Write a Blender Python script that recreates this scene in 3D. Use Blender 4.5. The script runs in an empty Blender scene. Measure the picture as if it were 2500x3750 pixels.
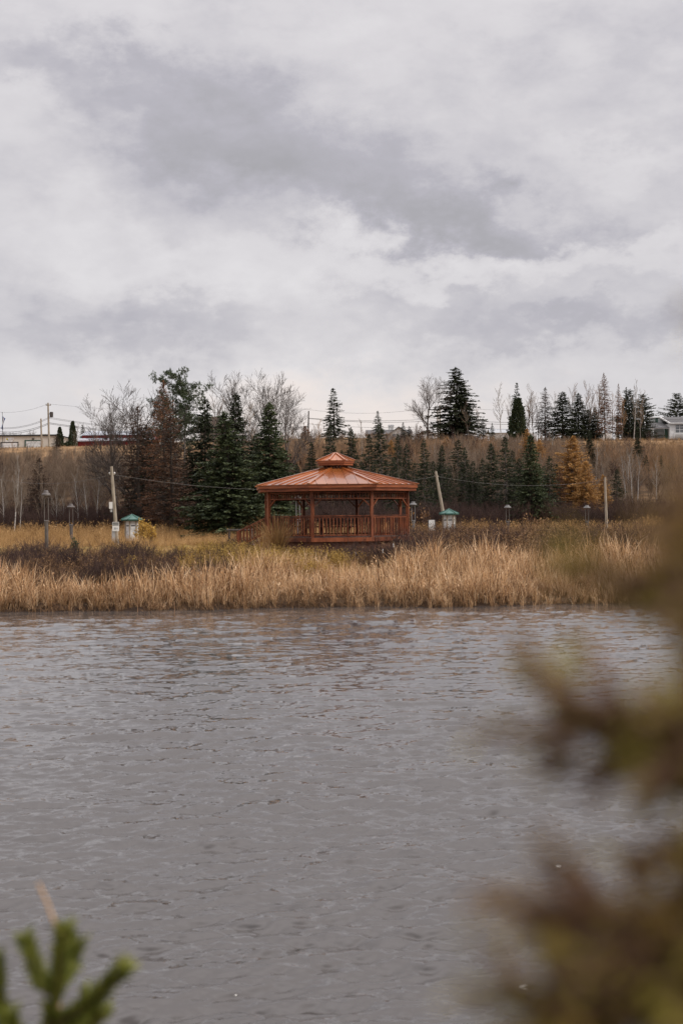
import bpy, math, random
import numpy as np
from mathutils import Vector, Matrix
C = bpy.context.scene.collection
SC = bpy.context.scene
R_ = math.radians
random.seed(7); RNG = np.random.default_rng(7)

# ------------------------------------------------------------------ camera
F = 5208.0                       # focal length in photograph pixels (50 mm on 36 mm tall)
EYE = Vector((0, 0, 3.0))
pitch, roll = math.atan(15/F), R_(0.62)
fwd = Vector((0, math.cos(pitch), math.sin(pitch)))
r0 = Vector((1, 0, 0)); u0 = r0.cross(fwd)
rgt = math.cos(roll)*r0 - math.sin(roll)*u0
upv = math.cos(roll)*u0 + math.sin(roll)*r0
cam_d = bpy.data.cameras.new('camera'); cam = bpy.data.objects.new('camera', cam_d); C.objects.link(cam)
M = Matrix((rgt, upv, -fwd)).transposed().to_4x4(); M.translation = EYE
cam.matrix_world = M
cam_d.sensor_fit = 'VERTICAL'; cam_d.sensor_height = 36; cam_d.sensor_width = 24; cam_d.lens = 50
cam_d.clip_start = 0.05; cam_d.clip_end = 5000
cam_d.dof.use_dof = True; cam_d.dof.focus_distance = 62.0; cam_d.dof.aperture_fstop = 3.4
SC.camera = cam

def at(px, py, d):
    v = fwd + rgt*((px-1250)/F) + upv*((1875-py)/F)
    return EYE + v*(d/v.y)

# ------------------------------------------------------------------ sky
SUN_EL, SUN_AZ = R_(38), R_(108)     # azimuth measured from +Y towards +X (right of the camera, slightly behind)
world = bpy.data.worlds.new('World'); SC.world = world; world.use_nodes = True
nt = world.node_tree; N = nt.nodes; L = nt.links; N.clear()
def nd(t, **k):
    n = N.new(t)
    for a, b in k.items(): setattr(n, a, b)
    return n
def mth(op, a, b=None, c=None, clamp=False):
    n = nd('ShaderNodeMath', operation=op, use_clamp=clamp)
    for i, v in enumerate((a, b, c)):
        if v is None: continue
        if isinstance(v, (int, float)): n.inputs[i].default_value = v
        else: L.new(v, n.inputs[i])
    return n.outputs[0]
tc = nd('ShaderNodeTexCoord'); sep = nd('ShaderNodeSeparateXYZ'); L.new(tc.outputs['Generated'], sep.inputs[0])
az = mth('ARCTAN2', sep.outputs['X'], sep.outputs['Y']); el = mth('ARCSINE', sep.outputs['Z'])
comb = nd('ShaderNodeCombineXYZ'); L.new(az, comb.inputs[0]); L.new(el, comb.inputs[1])
def noise(scale, sx, sy, detail=5, rough=.55, dist=0., rot=0., off=0., src=None):
    mp = nd('ShaderNodeMapping'); mp.inputs['Scale'].default_value = (sx, sy, 1); mp.inputs['Rotation'].default_value = (0, 0, rot)
    mp.inputs['Location'].default_value = (off, off*.7, off*.3)
    L.new(src or comb.outputs[0], mp.inputs[0])
    n = nd('ShaderNodeTexNoise'); n.inputs['Scale'].default_value = scale; n.inputs['Detail'].default_value = detail
    n.inputs['Roughness'].default_value = rough; n.inputs['Distortion'].default_value = dist
    L.new(mp.outputs[0], n.inputs['Vector']); return n
warpn = noise(1, 16, 26, 6, .62, 0, 0, 3.1)
wv = nd('ShaderNodeVectorMath', operation='MULTIPLY_ADD'); L.new(warpn.outputs['Color'], wv.inputs[0])
wv.inputs[1].default_value = (.20, .12, 0); wv.inputs[2].default_value = (-.10, -.06, 0)
wa = nd('ShaderNodeVectorMath', operation='ADD'); L.new(wv.outputs[0], wa.inputs[0]); L.new(comb.outputs[0], wa.inputs[1])
def blob(px, py, wx, wy, rot, amp, soft=1.0):
    """cloud mass centred in a direction of the sky (px, py give that direction), half sizes in the same units"""
    a0 = math.atan((px-1250)/F); e0 = math.atan((1890-py)/F)
    sb = nd('ShaderNodeVectorMath', operation='SUBTRACT'); L.new(wa.outputs[0], sb.inputs[0]); sb.inputs[1].default_value = (a0, e0, 0)
    vr = nd('ShaderNodeVectorRotate', rotation_type='Z_AXIS'); vr.inputs['Angle'].default_value = R_(rot); L.new(sb.outputs[0], vr.inputs['Vector'])
    ml = nd('ShaderNodeVectorMath', operation='MULTIPLY'); ml.inputs[1].default_value = (F/wx, F/wy, 0); L.new(vr.outputs[0], ml.inputs[0])
    ln = nd('ShaderNodeVectorMath', operation='LENGTH'); L.new(ml.outputs[0], ln.inputs[0])
    mr = nd('ShaderNodeMapRange', interpolation_type='SMOOTHERSTEP'); L.new(ln.outputs['Value'], mr.inputs[0])
    mr.inputs[1].default_value = 0.0; mr.inputs[2].default_value = 1.6; mr.inputs[3].default_value = amp; mr.inputs[4].default_value = 0
    return mr.outputs[0]
big = noise(1, 8, 14, 7, .55, .15, R_(12), 5.3).outputs['Fac']
fine = noise(1, 26, 48, 6, .58, .15, R_(-4), 9.7).outputs['Fac']
v = mth('MULTIPLY_ADD', big, .80, -.40)
v = mth('MULTIPLY_ADD', fine, .34, v); v = mth('ADD', v, -.175)
for b in ((1200, 620, 1050, 200, 17, -.42), (1700, 830, 520, 120, 5, -.26), (600, 560, 480, 190, 0, -.10),
          (1100, 350, 800, 90, 12, -.09), (2150, 380, 420, 200, 10, -.15), (420, 1190, 620, 85, -3, -.16), (2100, 1215, 700, 60, 0, -.17),
          (1600, 1120, 500, 60, 6, -.08), (250, 250, 300, 90, 0, -.10),
          (1000, 990, 800, 110, 0, .20), (2050, 980, 600, 70, -4, .26), (1250, 1420, 1500, 130, 0, .18), (350, 900, 420, 130, 10, .14),
          (2300, 620, 300, 60, 8, .12), (900, 90, 1200, 100, 0, .08), (250, 420, 300, 60, 0, .10)):
    v = mth('ADD', v, blob(*b))
ramp = nd('ShaderNodeValToRGB'); vv = mth('MULTIPLY_ADD', v, .92, .575, clamp=True); L.new(vv, ramp.inputs[0])
cr = ramp.color_ramp
cr.elements[0].position = 0; cr.elements[0].color = (.37, .36, .38, 1)
cr.elements[1].position = 1; cr.elements[1].color = (.755, .735, .745, 1)
e = cr.elements.new(.30); e.color = (.45, .435, .475, 1)
e = cr.elements.new(.62); e.color = (.625, .603, .622, 1)
# warm band low over the ridge
glow = blob(1150, 1600, 900, 210, 0, .9)
mixw = nd('ShaderNodeMix', data_type='RGBA'); L.new(glow, mixw.inputs[0]); L.new(ramp.outputs[0], mixw.inputs[6]); mixw.inputs[7].default_value = (.86, .76, .705, 1)
low = nd('ShaderNodeMapRange', interpolation_type='SMOOTHSTEP'); L.new(el, low.inputs[0]); low.inputs[1].default_value = -.02; low.inputs[2].default_value = .14
low.inputs[3].default_value = .55; low.inputs[4].default_value = 0
mixl = nd('ShaderNodeMix', data_type='RGBA'); L.new(low.outputs[0], mixl.inputs[0]); L.new(mixw.outputs[2], mixl.inputs[6]); mixl.inputs[7].default_value = (.70, .675, .67, 1)
# an overcast sky is brighter towards the zenith
s2 = mth('MULTIPLY', sep.outputs['Z'], sep.outputs['Z']); s4 = mth('MULTIPLY', s2, s2); fac = mth('MULTIPLY_ADD', s4, 2.9, .985)
sc_ = nd('ShaderNodeVectorMath', operation='SCALE'); L.new(mixl.outputs[2], sc_.inputs[0]); L.new(fac, sc_.inputs['Scale'])
bgc = nd('ShaderNodeBackground'); L.new(sc_.outputs[0], bgc.inputs[0]); bgc.inputs[1].default_value = 0.73
sky = nd('ShaderNodeTexSky'); sky.sky_type = 'NISHITA'; sky.sun_disc = False; sky.sun_elevation = SUN_EL; sky.sun_rotation = SUN_AZ
bgs = nd('ShaderNodeBackground'); L.new(sky.outputs[0], bgs.inputs[0]); bgs.inputs[1].default_value = 0.05
mx = nd('ShaderNodeMixShader'); mx.inputs[0].default_value = .93; L.new(bgs.outputs[0], mx.inputs[1]); L.new(bgc.outputs[0], mx.inputs[2])
wo = nd('ShaderNodeOutputWorld'); L.new(mx.outputs[0], wo.inputs[0])
world.cycles.sampling_method = 'MANUAL'; world.cycles.sample_map_resolution = 512

sd = bpy.data.lights.new('sun', 'SUN'); sd.energy = 1.5; sd.angle = R_(24); sd.color = (1, .94, .87)
sun = bpy.data.objects.new('sun', sd); C.objects.link(sun)
sdir = Vector((math.sin(SUN_AZ)*math.cos(SUN_EL), math.cos(SUN_AZ)*math.cos(SUN_EL), math.sin(SUN_EL)))
sun.rotation_euler = sdir.to_track_quat('Z', 'Y').to_euler(); sun.location = (20, -20, 60)
SC.view_settings.view_transform = 'Standard'; SC.view_settings.look = 'None'; SC.view_settings.exposure = 0.64
SC.view_settings.gamma = 1; SC.view_settings.use_curve_mapping = False
SC.render.engine = 'CYCLES'
SC.cycles.use_denoising = True; SC.cycles.max_bounces = 5; SC.cycles.diffuse_bounces = 2; SC.cycles.glossy_bounces = 3
SC.cycles.transmission_bounces = 2; SC.cycles.transparent_max_bounces = 4; SC.cycles.caustics_reflective = False; SC.cycles.caustics_refractive = False

# ------------------------------------------------------------------ materials
def mat(name, cols, rough=.85, island=0., objr=0., noi=1., scale=3., stretch=(1, 1, 1), detail=5, bump=0., bscale=None, spec=.3,
        metal=0., coords='Object', trans=0., coat=0., dist=0., grad=None):
    m = bpy.data.materials.new(name); m.use_nodes = True; t = m.node_tree; n = t.nodes; l = t.links
    bs = n['Principled BSDF']; bs.inputs['Roughness'].default_value = rough; bs.inputs['Metallic'].default_value = metal
    bs.inputs['Specular IOR Level'].default_value = spec; bs.inputs['Coat Weight'].default_value = coat
    tcn = n.new('ShaderNodeTexCoord'); mp = n.new('ShaderNodeMapping'); mp.inputs['Scale'].default_value = stretch
    if coords == 'World':
        g = n.new('ShaderNodeNewGeometry'); l.new(g.outputs['Position'], mp.inputs[0])
    else: l.new(tcn.outputs[coords], mp.inputs[0])
    tx = n.new('ShaderNodeTexNoise'); tx.inputs['Scale'].default_value = scale; tx.inputs['Detail'].default_value = detail
    tx.inputs['Distortion'].default_value = dist
    l.new(mp.outputs[0], tx.inputs['Vector'])
    def ma(op, a, b):
        q = n.new('ShaderNodeMath'); q.operation = op
        for i, v in enumerate((a, b)):
            if isinstance(v, (int, float)): q.inputs[i].default_value = v
            else: l.new(v, q.inputs[i])
        return q.outputs[0]
    val = ma('MULTIPLY', ma('SUBTRACT', tx.outputs['Fac'], .5), noi*1.6)
    if island:
        g = n.new('ShaderNodeNewGeometry'); val = ma('ADD', val, ma('MULTIPLY', ma('SUBTRACT', g.outputs['Random Per Island'], .5), island))
    if objr:
        o = n.new('ShaderNodeObjectInfo'); val = ma('ADD', val, ma('MULTIPLY', ma('SUBTRACT', o.outputs['Random'], .5), objr))
    val = ma('ADD', val, .5)
    rp = n.new('ShaderNodeValToRGB'); l.new(val, rp.inputs[0]); r = rp.color_ramp
    k = len(cols)
    r.elements[0].color = (*cols[0], 1); r.elements[0].position = .08
    r.elements[1].color = (*cols[-1], 1); r.elements[1].position = .92
    for i in range(1, k-1):
        e = r.elements.new(.08+.84*i/(k-1)); e.color = (*cols[i], 1)
    col = rp.outputs[0]
    if trans:
        out = n['Material Output']; tr = n.new('ShaderNodeBsdfTranslucent'); l.new(col, tr.inputs[0])
        ms = n.new('ShaderNodeMixShader'); ms.inputs[0].default_value = trans
        l.new(bs.outputs[0], ms.inputs[1]); l.new(tr.outputs[0], ms.inputs[2]); l.new(ms.outputs[0], out.inputs[0])
    l.new(col, bs.inputs['Base Color'])
    if bump:
        bp = n.new('ShaderNodeBump'); bp.inputs['Strength'].default_value = bump; bp.inputs['Distance'].default_value = .02
        if bscale:
            t2 = n.new('ShaderNodeTexNoise'); t2.inputs['Scale'].default_value = bscale; t2.inputs['Detail'].default_value = 6
            l.new(mp.outputs[0], t2.inputs['Vector']); l.new(t2.outputs['Fac'], bp.inputs['Height'])
        else: l.new(tx.outputs['Fac'], bp.inputs['Height'])
        l.new(bp.outputs[0], bs.inputs['Normal'])
    return m
def flat(name, c, rough=.6, **k):
    c2 = tuple(x*.82 for x in c); return mat(name, [c2, c, tuple(min(1, x*1.1) for x in c)], rough, **k)

M_needle = mat('spruce_needles', [(.022, .031, .015), (.045, .060, .027), (.078, .098, .042), (.12, .145, .060)], .7, island=.6, noi=.8, scale=.8, coords='World', spec=.35, trans=.15)
M_needle_d = mat('dark_needles', [(.014, .019, .010), (.029, .036, .016), (.052, .060, .025)], .7, island=.6, noi=.7, scale=.8, coords='World', trans=.12)
M_needle_b = mat('thin_needles', [(.022, .028, .015), (.042, .052, .024), (.072, .078, .036)], .75, island=.7, noi=.7, scale=.9, coords='World', trans=.15)
M_needle_p = mat('pine_needles', [(.035, .050, .025), (.068, .090, .042), (.11, .135, .065)], .7, island=.6, noi=.7, scale=.7, coords='World', trans=.2)
M_rust = mat('rusty_twigs', [(.09, .045, .028), (.16, .078, .042), (.24, .115, .055)], .85, island=.7, noi=.8, scale=.7, coords='World', trans=.2)
M_rustd = mat('dull_rusty_twigs', [(.03, .022, .018), (.07, .042, .028), (.13, .066, .036)], .85, island=.8, noi=.9, scale=.6, coords='World', trans=.15)
M_larch = mat('golden_needles', [(.25, .13, .045), (.44, .24, .08), (.64, .39, .15)], .8, island=.7, noi=.6, scale=.7, coords='World', trans=.3)
M_bark = mat('grey_bark', [(.07, .06, .05), (.14, .12, .105), (.21, .185, .16)], .9, noi=1., scale=4, stretch=(3, 3, .6), objr=.3)
M_barkd = mat('dark_bark', [(.035, .028, .024), (.075, .06, .05), (.12, .10, .085)], .9, noi=1., scale=4, stretch=(3, 3, .6), objr=.3)
M_twigk = mat('brown_twigs', [(.045, .034, .028), (.085, .066, .055), (.14, .112, .095)], .9, noi=.6, objr=.4, island=.3, scale=.6)
M_twig = mat('bare_twigs', [(.09, .062, .042), (.205, .145, .10), (.33, .25, .18)], .9, noi=.6, objr=.4, island=.3, scale=.6)
M_twigp = mat('pale_twigs', [(.14, .115, .09), (.25, .215, .175), (.35, .31, .26)], .9, noi=.6, objr=.4, island=.3, scale=.6)
M_twigr = mat('reddish_twigs', [(.13, .075, .042), (.28, .165, .088), (.43, .265, .15)], .9, noi=.6, objr=.5, island=.3, scale=.6)
M_twigd = mat('maroon_stems', [(.026, .015, .013), (.062, .036, .030), (.125, .076, .058)], .9, noi=.6, objr=.5, island=.5, scale=.6)
M_birch = mat('birch_bark', [(.10, .09, .08), (.32, .295, .27), (.46, .43, .40), (.56, .53, .50)], .8, noi=1.2, scale=5, stretch=(.6, .6, 3), objr=.2)
M_reed = mat('dry_reed', [(.13, .068, .032), (.42, .235, .108), (.66, .42, .22), (.86, .63, .40)], .8, island=1.05, objr=.35, noi=.5, scale=.5, coords='World', trans=.2)
M_gold = mat('golden_grass', [(.20, .115, .045), (.38, .225, .09), (.54, .34, .145), (.62, .42, .21)], .8, island=.6, objr=.5, noi=.6, scale=.25, coords='World', trans=.25)
M_rustg = mat('rusty_weeds', [(.065, .036, .020), (.19, .105, .052), (.36, .22, .11)], .85, island=.7, objr=.5, noi=.5, scale=.5, coords='World', trans=.15)
M_weed = mat('yellow_weeds', [(.18, .11, .035), (.38, .24, .06), (.56, .38, .11)], .8, island=.8, objr=.5, noi=.5, scale=.8, coords='World', trans=.25)
M_yleaf = mat('yellow_leaves', [(.30, .17, .04), (.50, .31, .07), (.62, .42, .12)], .8, island=.9, noi=.4, trans=.3)
M_redleaf = mat('red_leaves', [(.12, .02, .015), (.26, .04, .03)], .8, island=.9, noi=.4, trans=.2)
M_thuja = mat('arborvitae', [(.022, .030, .016), (.042, .056, .026), (.066, .080, .036)], .8, island=.6, noi=.7, scale=.8, coords='World', trans=.1)
M_copper = mat('copper_roof', [(.28, .082, .022), (.46, .145, .040), (.60, .22, .070)], .24, noi=.9, scale=.9, objr=.35, spec=.75, detail=4, coords='World', bump=.06, bscale=4, coat=.5, metal=.5)
M_cedar = mat('red_cedar', [(.07, .021, .010), (.18, .052, .021), (.29, .090, .036)], .55, noi=1.2, scale=5, stretch=(1, 1, .35), objr=.5, coords='World', bump=.2, bscale=30)
M_cedarl = mat('fascia_cedar', [(.14, .036, .013), (.25, .068, .024), (.36, .115, .042)], .5, noi=1.2, scale=3, stretch=(.6, .6, 4), objr=.4, coords='World', bump=.2, bscale=30)
M_cedard = mat('weathered_deck', [(.06, .03, .02), (.13, .055, .035), (.20, .10, .065)], .7, noi=1.2, scale=4, objr=.5, coords='World')
M_pole = mat('weathered_pole', [(.20, .165, .125), (.32, .275, .215), (.42, .37, .30)], .85, noi=1.2, scale=5, stretch=(3, 3, .4))
M_poled = mat('dark_pole', [(.045, .04, .038), (.09, .08, .075)], .85, noi=1.)
M_lamp = mat('bronze_lamp', [(.055, .045, .04), (.10, .084, .075), (.14, .12, .105)], .5, noi=.8, scale=4, spec=.5)
M_lampg = mat('grey_lamp', [(.12, .115, .11), (.20, .195, .19)], .5, noi=.8, scale=4)
M_white = mat('white_paint', [(.58, .57, .55), (.74, .73, .71), (.80, .79, .77)], .6, noi=.9, scale=2)
M_whiteg = mat('weathered_white', [(.40, .40, .39), (.62, .62, .60), (.74, .74, .72)], .7, noi=1.4, scale=3)
M_green = mat('green_metal', [(.035, .09, .075), (.055, .135, .11), (.09, .18, .15)], .45, noi=.9, scale=3, spec=.5)
M_greend = mat('dark_green_trim', [(.018, .06, .045), (.03, .085, .06)], .5, noi=.8)
M_cream = mat('cream_cladding', [(.50, .45, .38), (.62, .57, .49), (.68, .63, .55)], .8, noi=.9, scale=.5)
M_dark = mat('dark_trim', [(.02, .02, .02), (.04, .04, .04)], .6)
M_barn = mat('barn_red', [(.10, .012, .012), (.17, .020, .020), (.22, .032, .030)], .8, noi=1., scale=1.5, stretch=(4, 4, .3), bump=.3)
M_zinc = mat('corrugated_zinc', [(.30, .32, .36), (.42, .44, .48), (.50, .52, .56)], .45, noi=.9, scale=1.5, stretch=(2, .4, 1), spec=.5)
M_shingle = mat('grey_shingles', [(.07, .066, .066), (.13, .125, .125), (.18, .175, .175)], .9, noi=1.2, scale=6)
M_shingleb = mat('brown_shingles', [(.05, .038, .032), (.09, .07, .06)], .9, noi=1.2, scale=6)
M_siding = mat('pale_siding', [(.40, .43, .42), (.50, .53, .52), (.58, .61, .60)], .7, noi=.7, scale=1)
M_glass = mat('window_glass', [(.06, .065, .07), (.16, .17, .18)], .1, noi=1., scale=1, spec=.8)
M_wire = mat('cable', [(.04, .04, .04), (.07, .07, .07)], .6)
M_wirel = mat('pale_cable', [(.14, .135, .13), (.22, .21, .20)], .6)
M_asph = mat('driveway_asphalt', [(.10, .10, .105), (.15, .15, .155)], .85, noi=1., scale=2)
M_yel = flat('sign_yellow', (.55, .42, .04)); M_sgreen = flat('sign_green', (.08, .20, .08)); M_blue = flat('flag_blue', (.03, .09, .30))
M_grey = flat('box_grey', (.42, .43, .44)); M_stalk = flat('dry_stalk', (.30, .17, .09))
M_fgn = mat('near_needles', [(.15, .13, .022), (.32, .265, .045), (.50, .40, .08)], .6, island=.8, noi=.5, scale=20, trans=.3)
M_fgg = mat('near_green_needles', [(.08, .10, .018), (.18, .20, .03), (.33, .32, .07)], .6, island=.8, noi=.5, scale=20, trans=.3)
M_fgr = mat('near_rusty_needles', [(.14, .09, .02), (.33, .21, .04), (.52, .34, .08)], .7, island=.8, noi=.6, scale=14, trans=.3)
M_fgo = mat('near_olive_needles', [(.15, .12, .015), (.26, .20, .03), (.36, .28, .05)], .6, island=.8, noi=.5, scale=20, trans=.4)
M_fgb = mat('near_bark', [(.10, .055, .035), (.20, .11, .07)], .8, noi=1., scale=40)

# ------------------------------------------------------------------ mesh helpers
def mesh_np(name, V, Q=None, T=None, smooth=False):
    me = bpy.data.meshes.new(name)
    V = np.asarray(V, dtype=np.float32).reshape(-1, 3)
    q = np.asarray(Q if Q is not None else [], dtype=np.int32).reshape(-1, 4); t = np.asarray(T if T is not None else [], dtype=np.int32).reshape(-1, 3)
    nl = q.size+t.size; npoly = len(q)+len(t)
    me.vertices.add(len(V)); me.vertices.foreach_set('co', V.ravel())
    me.loops.add(nl); me.loops.foreach_set('vertex_index', np.concatenate([q.ravel(), t.ravel()]))
    me.polygons.add(npoly)
    st = np.concatenate([np.arange(len(q))*4, len(q)*4+np.arange(len(t))*3]).astype(np.int32)
    me.polygons.foreach_set('loop_start', st)
    me.update(calc_edges=True); me.validate()
    if smooth: me.polygons.foreach_set('use_smooth', np.ones(npoly, dtype=bool))
    return me
def link(name, me, m=None, parent=None, loc=None, rot=None, scale=None, label=None, kind=None, coll=None):
    if m is not None and not me.materials: me.materials.append(m)
    o = bpy.data.objects.new(name, me); (coll or C).objects.link(o)
    if parent is not None: o.parent = parent
    if loc is not None: o.location = loc
    if rot is not None: o.rotation_euler = rot
    if scale is not None: o.scale = scale if hasattr(scale, '__len__') else (scale,)*3
    if label: o['label'] = label
    if kind: o['kind'] = kind
    return o
def tag(o, label, cat, group=None):
    o['label'] = label; o['category'] = cat
    if group: o['group'] = group
    return o
def thing(name, label, cat, loc=(0, 0, 0), rotz=0, group=None):
    o = bpy.data.objects.new(name, None); C.objects.link(o); o.location = loc; o.rotation_euler = (0, 0, rotz)
    o.empty_display_size = .2
    return tag(o, label, cat, group)
class MB:
    def __init__(s): s.V = []; s.F = []
    def poly(s, pts, *faces):
        b = len(s.V); s.V += [tuple(p) for p in pts]; s.F += [tuple(b+i for i in f) for f in faces]
    def box(s, x0, x1, y0, y1, z0, z1):
        s.poly([(x0, y0, z0), (x1, y0, z0), (x1, y1, z0), (x0, y1, z0), (x0, y0, z1), (x1, y0, z1), (x1, y1, z1), (x0, y1, z1)],
               (0, 3, 2, 1), (4, 5, 6, 7), (0, 1, 5, 4), (1, 2, 6, 5), (2, 3, 7, 6), (3, 0, 4, 7)); return s
    def bar(s, p0, p1, w, h, up=(0, 0, 1)):
        p0, p1 = Vector(p0), Vector(p1); d = (p1-p0).normalized(); up = Vector(up)
        a = d.cross(up)
        if a.length < 1e-4: a = d.cross(Vector((0, 1, 0)))
        a.normalize(); b = a.cross(d)
        a = a*w/2; b = b*h/2
        s.poly([p0-a-b, p0+a-b, p0+a+b, p0-a+b, p1-a-b, p1+a-b, p1+a+b, p1-a+b],
               (0, 1, 2, 3), (7, 6, 5, 4), (0, 4, 5, 1), (1, 5, 6, 2), (2, 6, 7, 3), (3, 7, 4, 0)); return s
    def lathe(s, prof, n=10, c=(0, 0, 0)):
        b = len(s.V)
        for r, z in prof:
            for i in range(n):
                a = 2*math.pi*i/n; s.V.append((c[0]+r*math.cos(a), c[1]+r*math.sin(a), c[2]+z))
        for j in range(len(prof)-1):
            for i in range(n):
                k = (i+1) % n; s.F.append((b+j*n+i, b+j*n+k, b+(j+1)*n+k, b+(j+1)*n+i))
        s.F.append(tuple(b+i for i in reversed(range(n)))); s.F.append(tuple(b+(len(prof)-1)*n+i for i in range(n))); return s
    def prism(s, pts, z0, z1):
        n = len(pts); s.poly([(x, y, z0) for x, y in pts]+[(x, y, z1) for x, y in pts], tuple(reversed(range(n))), tuple(range(n, 2*n)),
                             *[(i, (i+1) % n, n+(i+1) % n, n+i) for i in range(n)]); return s
    def tube(s, pts, r, n=5, r1=None):
        pts = [Vector(p) for p in pts]; b = len(s.V); m = len(pts); r1 = r if r1 is None else r1
        for j, p in enumerate(pts):
            d = (pts[min(j+1, m-1)]-pts[max(j-1, 0)]).normalized(); a = d.cross(Vector((.31, .95, .02))).normalized(); c = d.cross(a)
            rr = r+(r1-r)*j/(m-1)
            for i in range(n):
                t = 2*math.pi*i/n; s.V.append(tuple(p+a*rr*math.cos(t)+c*rr*math.sin(t)))
        for j in range(m-1):
            for i in range(n):
                k = (i+1) % n; s.F.append((b+j*n+i, b+j*n+k, b+(j+1)*n+k, b+(j+1)*n+i))
        s.F.append(tuple(b+i for i in reversed(range(n)))); s.F.append(tuple(b+(m-1)*n+i for i in range(n))); return s
    def mesh(s, name='m', smooth=False):
        me = bpy.data.meshes.new(name); me.from_pydata(s.V, [], s.F); me.update()
        if smooth:
            me.polygons.foreach_set('use_smooth', [True]*len(me.polygons)); 
            try: me.set_sharp_from_angle(angle=R_(40))
            except Exception: pass
        return me
    def build(s, name, m, parent=None, smooth=False, **k): return link(name, s.mesh(name, smooth), m, parent, **k)
def smin(t): t = max(0., min(1., t)); return t*t*(3-2*t)
def sm(a, b, x): return np.clip((x-a)/(b-a), 0, 1)**2*(3-2*np.clip((x-a)/(b-a), 0, 1))

# smooth value noise in numpy
_g = np.random.default_rng(5).random((64, 64))
def vn(x, y):
    x = np.asarray(x, float); y = np.asarray(y, float)
    xi = np.floor(x).astype(int); yi = np.floor(y).astype(int); fx = x-xi; fy = y-yi; fx = fx*fx*(3-2*fx); fy = fy*fy*(3-2*fy)
    a = _g[xi % 64, yi % 64]; b = _g[(xi+1) % 64, yi % 64]; c = _g[xi % 64, (yi+1) % 64]; d = _g[(xi+1) % 64, (yi+1) % 64]
    return (a*(1-fx)+b*fx)*(1-fy)+(c*(1-fx)+d*fx)*fy-.5

# ------------------------------------------------------------------ terrain
SHORE = 46.7
def shore_y(x): return SHORE+1.5*vn(x*.22+7, 0)+.8*vn(x*.9, 3)+.35*np.clip((x-8)/6, 0, 1)
def T(x, y):
    x = np.asarray(x, float); y = np.asarray(y, float)
    q = y-shore_y(x)
    z = np.where(q < 0, np.maximum(q*.35, -1.2), .22*sm(0, .8, q)+.75*sm(.5, 9, q)+.38*sm(8, 18, q))
    ang = x/np.maximum(y, 1)
    crest = 12.35+.75*np.exp(-((ang+.02)/.11)**2)+.0*ang
    z = z+.15*sm(90, 115, y)+(crest-1.5)*np.clip((y-118)/67, 0, 1)**.92*sm(112, 128, y)
    z = z+np.where(y > 185, (y-185)*(.049+.003*np.tanh(ang*12)), 0)*(1-sm(285, 300, y))+np.where(y > 285, 5.5*sm(285, 300, y), 0)
    z = z+(vn(x*.3, y*.3)*.12+vn(x*1.1, y*1.1)*.05)*sm(47, 50, y)+vn(x*.07, y*.07)*1.0*sm(120, 150, y)*(1-sm(175, 190, y))
    near = y < 20
    zn = 1.3*(1-sm(2.6, 6.3, y))-1.2*sm(5.8, 9, y)+vn(x*1.3, y*1.3)*.08*(1-sm(3, 6, y))
    return np.where(near, zn, z)
def Tz(x, y): return float(T(x, y))
xs = np.unique(np.concatenate([np.linspace(-900, -90, 20), np.linspace(-90, 90, 181), np.linspace(90, 900, 20), np.linspace(-16, 16, 129)]))
ys = np.unique(np.concatenate([np.linspace(-200, -5, 8), np.linspace(-5, 10, 40), np.linspace(10, 44, 8), np.linspace(44, 66, 110), np.linspace(66, 190, 90), np.linspace(190, 310, 60), np.linspace(310, 3500, 14)]))
X, Y = np.meshgrid(xs, ys); Zt = T(X, Y)
V = np.stack([X, Y, Zt], -1).reshape(-1, 3); nx = len(xs); ny = len(ys)
i = np.arange(ny-1)[:, None]*nx+np.arange(nx-1)[None]; Q = np.stack([i, i+1, i+nx+1, i+nx], -1).reshape(-1, 4)
gm = bpy.data.materials.new('ground'); gm.use_nodes = True
g = gm.node_tree; gn = g.nodes; gl = g.links; bs = gn['Principled BSDF']; bs.inputs['Roughness'].default_value = .95; bs.inputs['Specular IOR Level'].default_value = .1
geo = gn.new('ShaderNodeNewGeometry'); sp = gn.new('ShaderNodeSeparateXYZ'); gl.new(geo.outputs['Position'], sp.inputs[0])
def gnoise(s, d=6):
    n = gn.new('ShaderNodeTexNoise'); n.inputs['Scale'].default_value = s; n.inputs['Detail'].default_value = d; gl.new(geo.outputs['Position'], n.inputs['Vector']); return n.outputs['Fac']
def gramp(f, cols):
    r = gn.new('ShaderNodeValToRGB'); gl.new(f, r.inputs[0]); r.color_ramp.elements[0].position = .3; r.color_ramp.elements[1].position = .7
    r.color_ramp.elements[0].color = (*cols[0], 1); r.color_ramp.elements[1].color = (*cols[1], 1); return r.outputs[0]
def gstep(a, b, amp=0.):
    src = sp.outputs['Y']
    if amp:
        m_ = gn.new('ShaderNodeMath'); m_.operation = 'MULTIPLY_ADD'; gl.new(gnoise(.25), m_.inputs[0]); m_.inputs[1].default_value = amp; gl.new(src, m_.inputs[2]); src = m_.outputs[0]
    r = gn.new('ShaderNodeMapRange'); gl.new(src, r.inputs[0]); r.inputs[1].default_value = a; r.inputs[2].default_value = b; return r.outputs[0]
def gmix(f, a, b):
    r = gn.new('ShaderNodeMix'); r.data_type = 'RGBA'; gl.new(f, r.inputs[0]); gl.new(a, r.inputs[6]); gl.new(b, r.inputs[7]); return r.outputs[2]
mud = gramp(gnoise(3), [(.018, .012, .009), (.06, .038, .026)])
straw = gramp(gnoise(1.5), [(.10, .06, .03), (.26, .16, .075)])
lawn = gramp(gnoise(.8), [(.16, .125, .038), (.29, .215, .075)])
litter = gramp(gnoise(.5, 8), [(.045, .030, .020), (.20, .125, .07)])
crest_g = gramp(gnoise(.4, 8), [(.13, .08, .042), (.33, .205, .105)])
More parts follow.
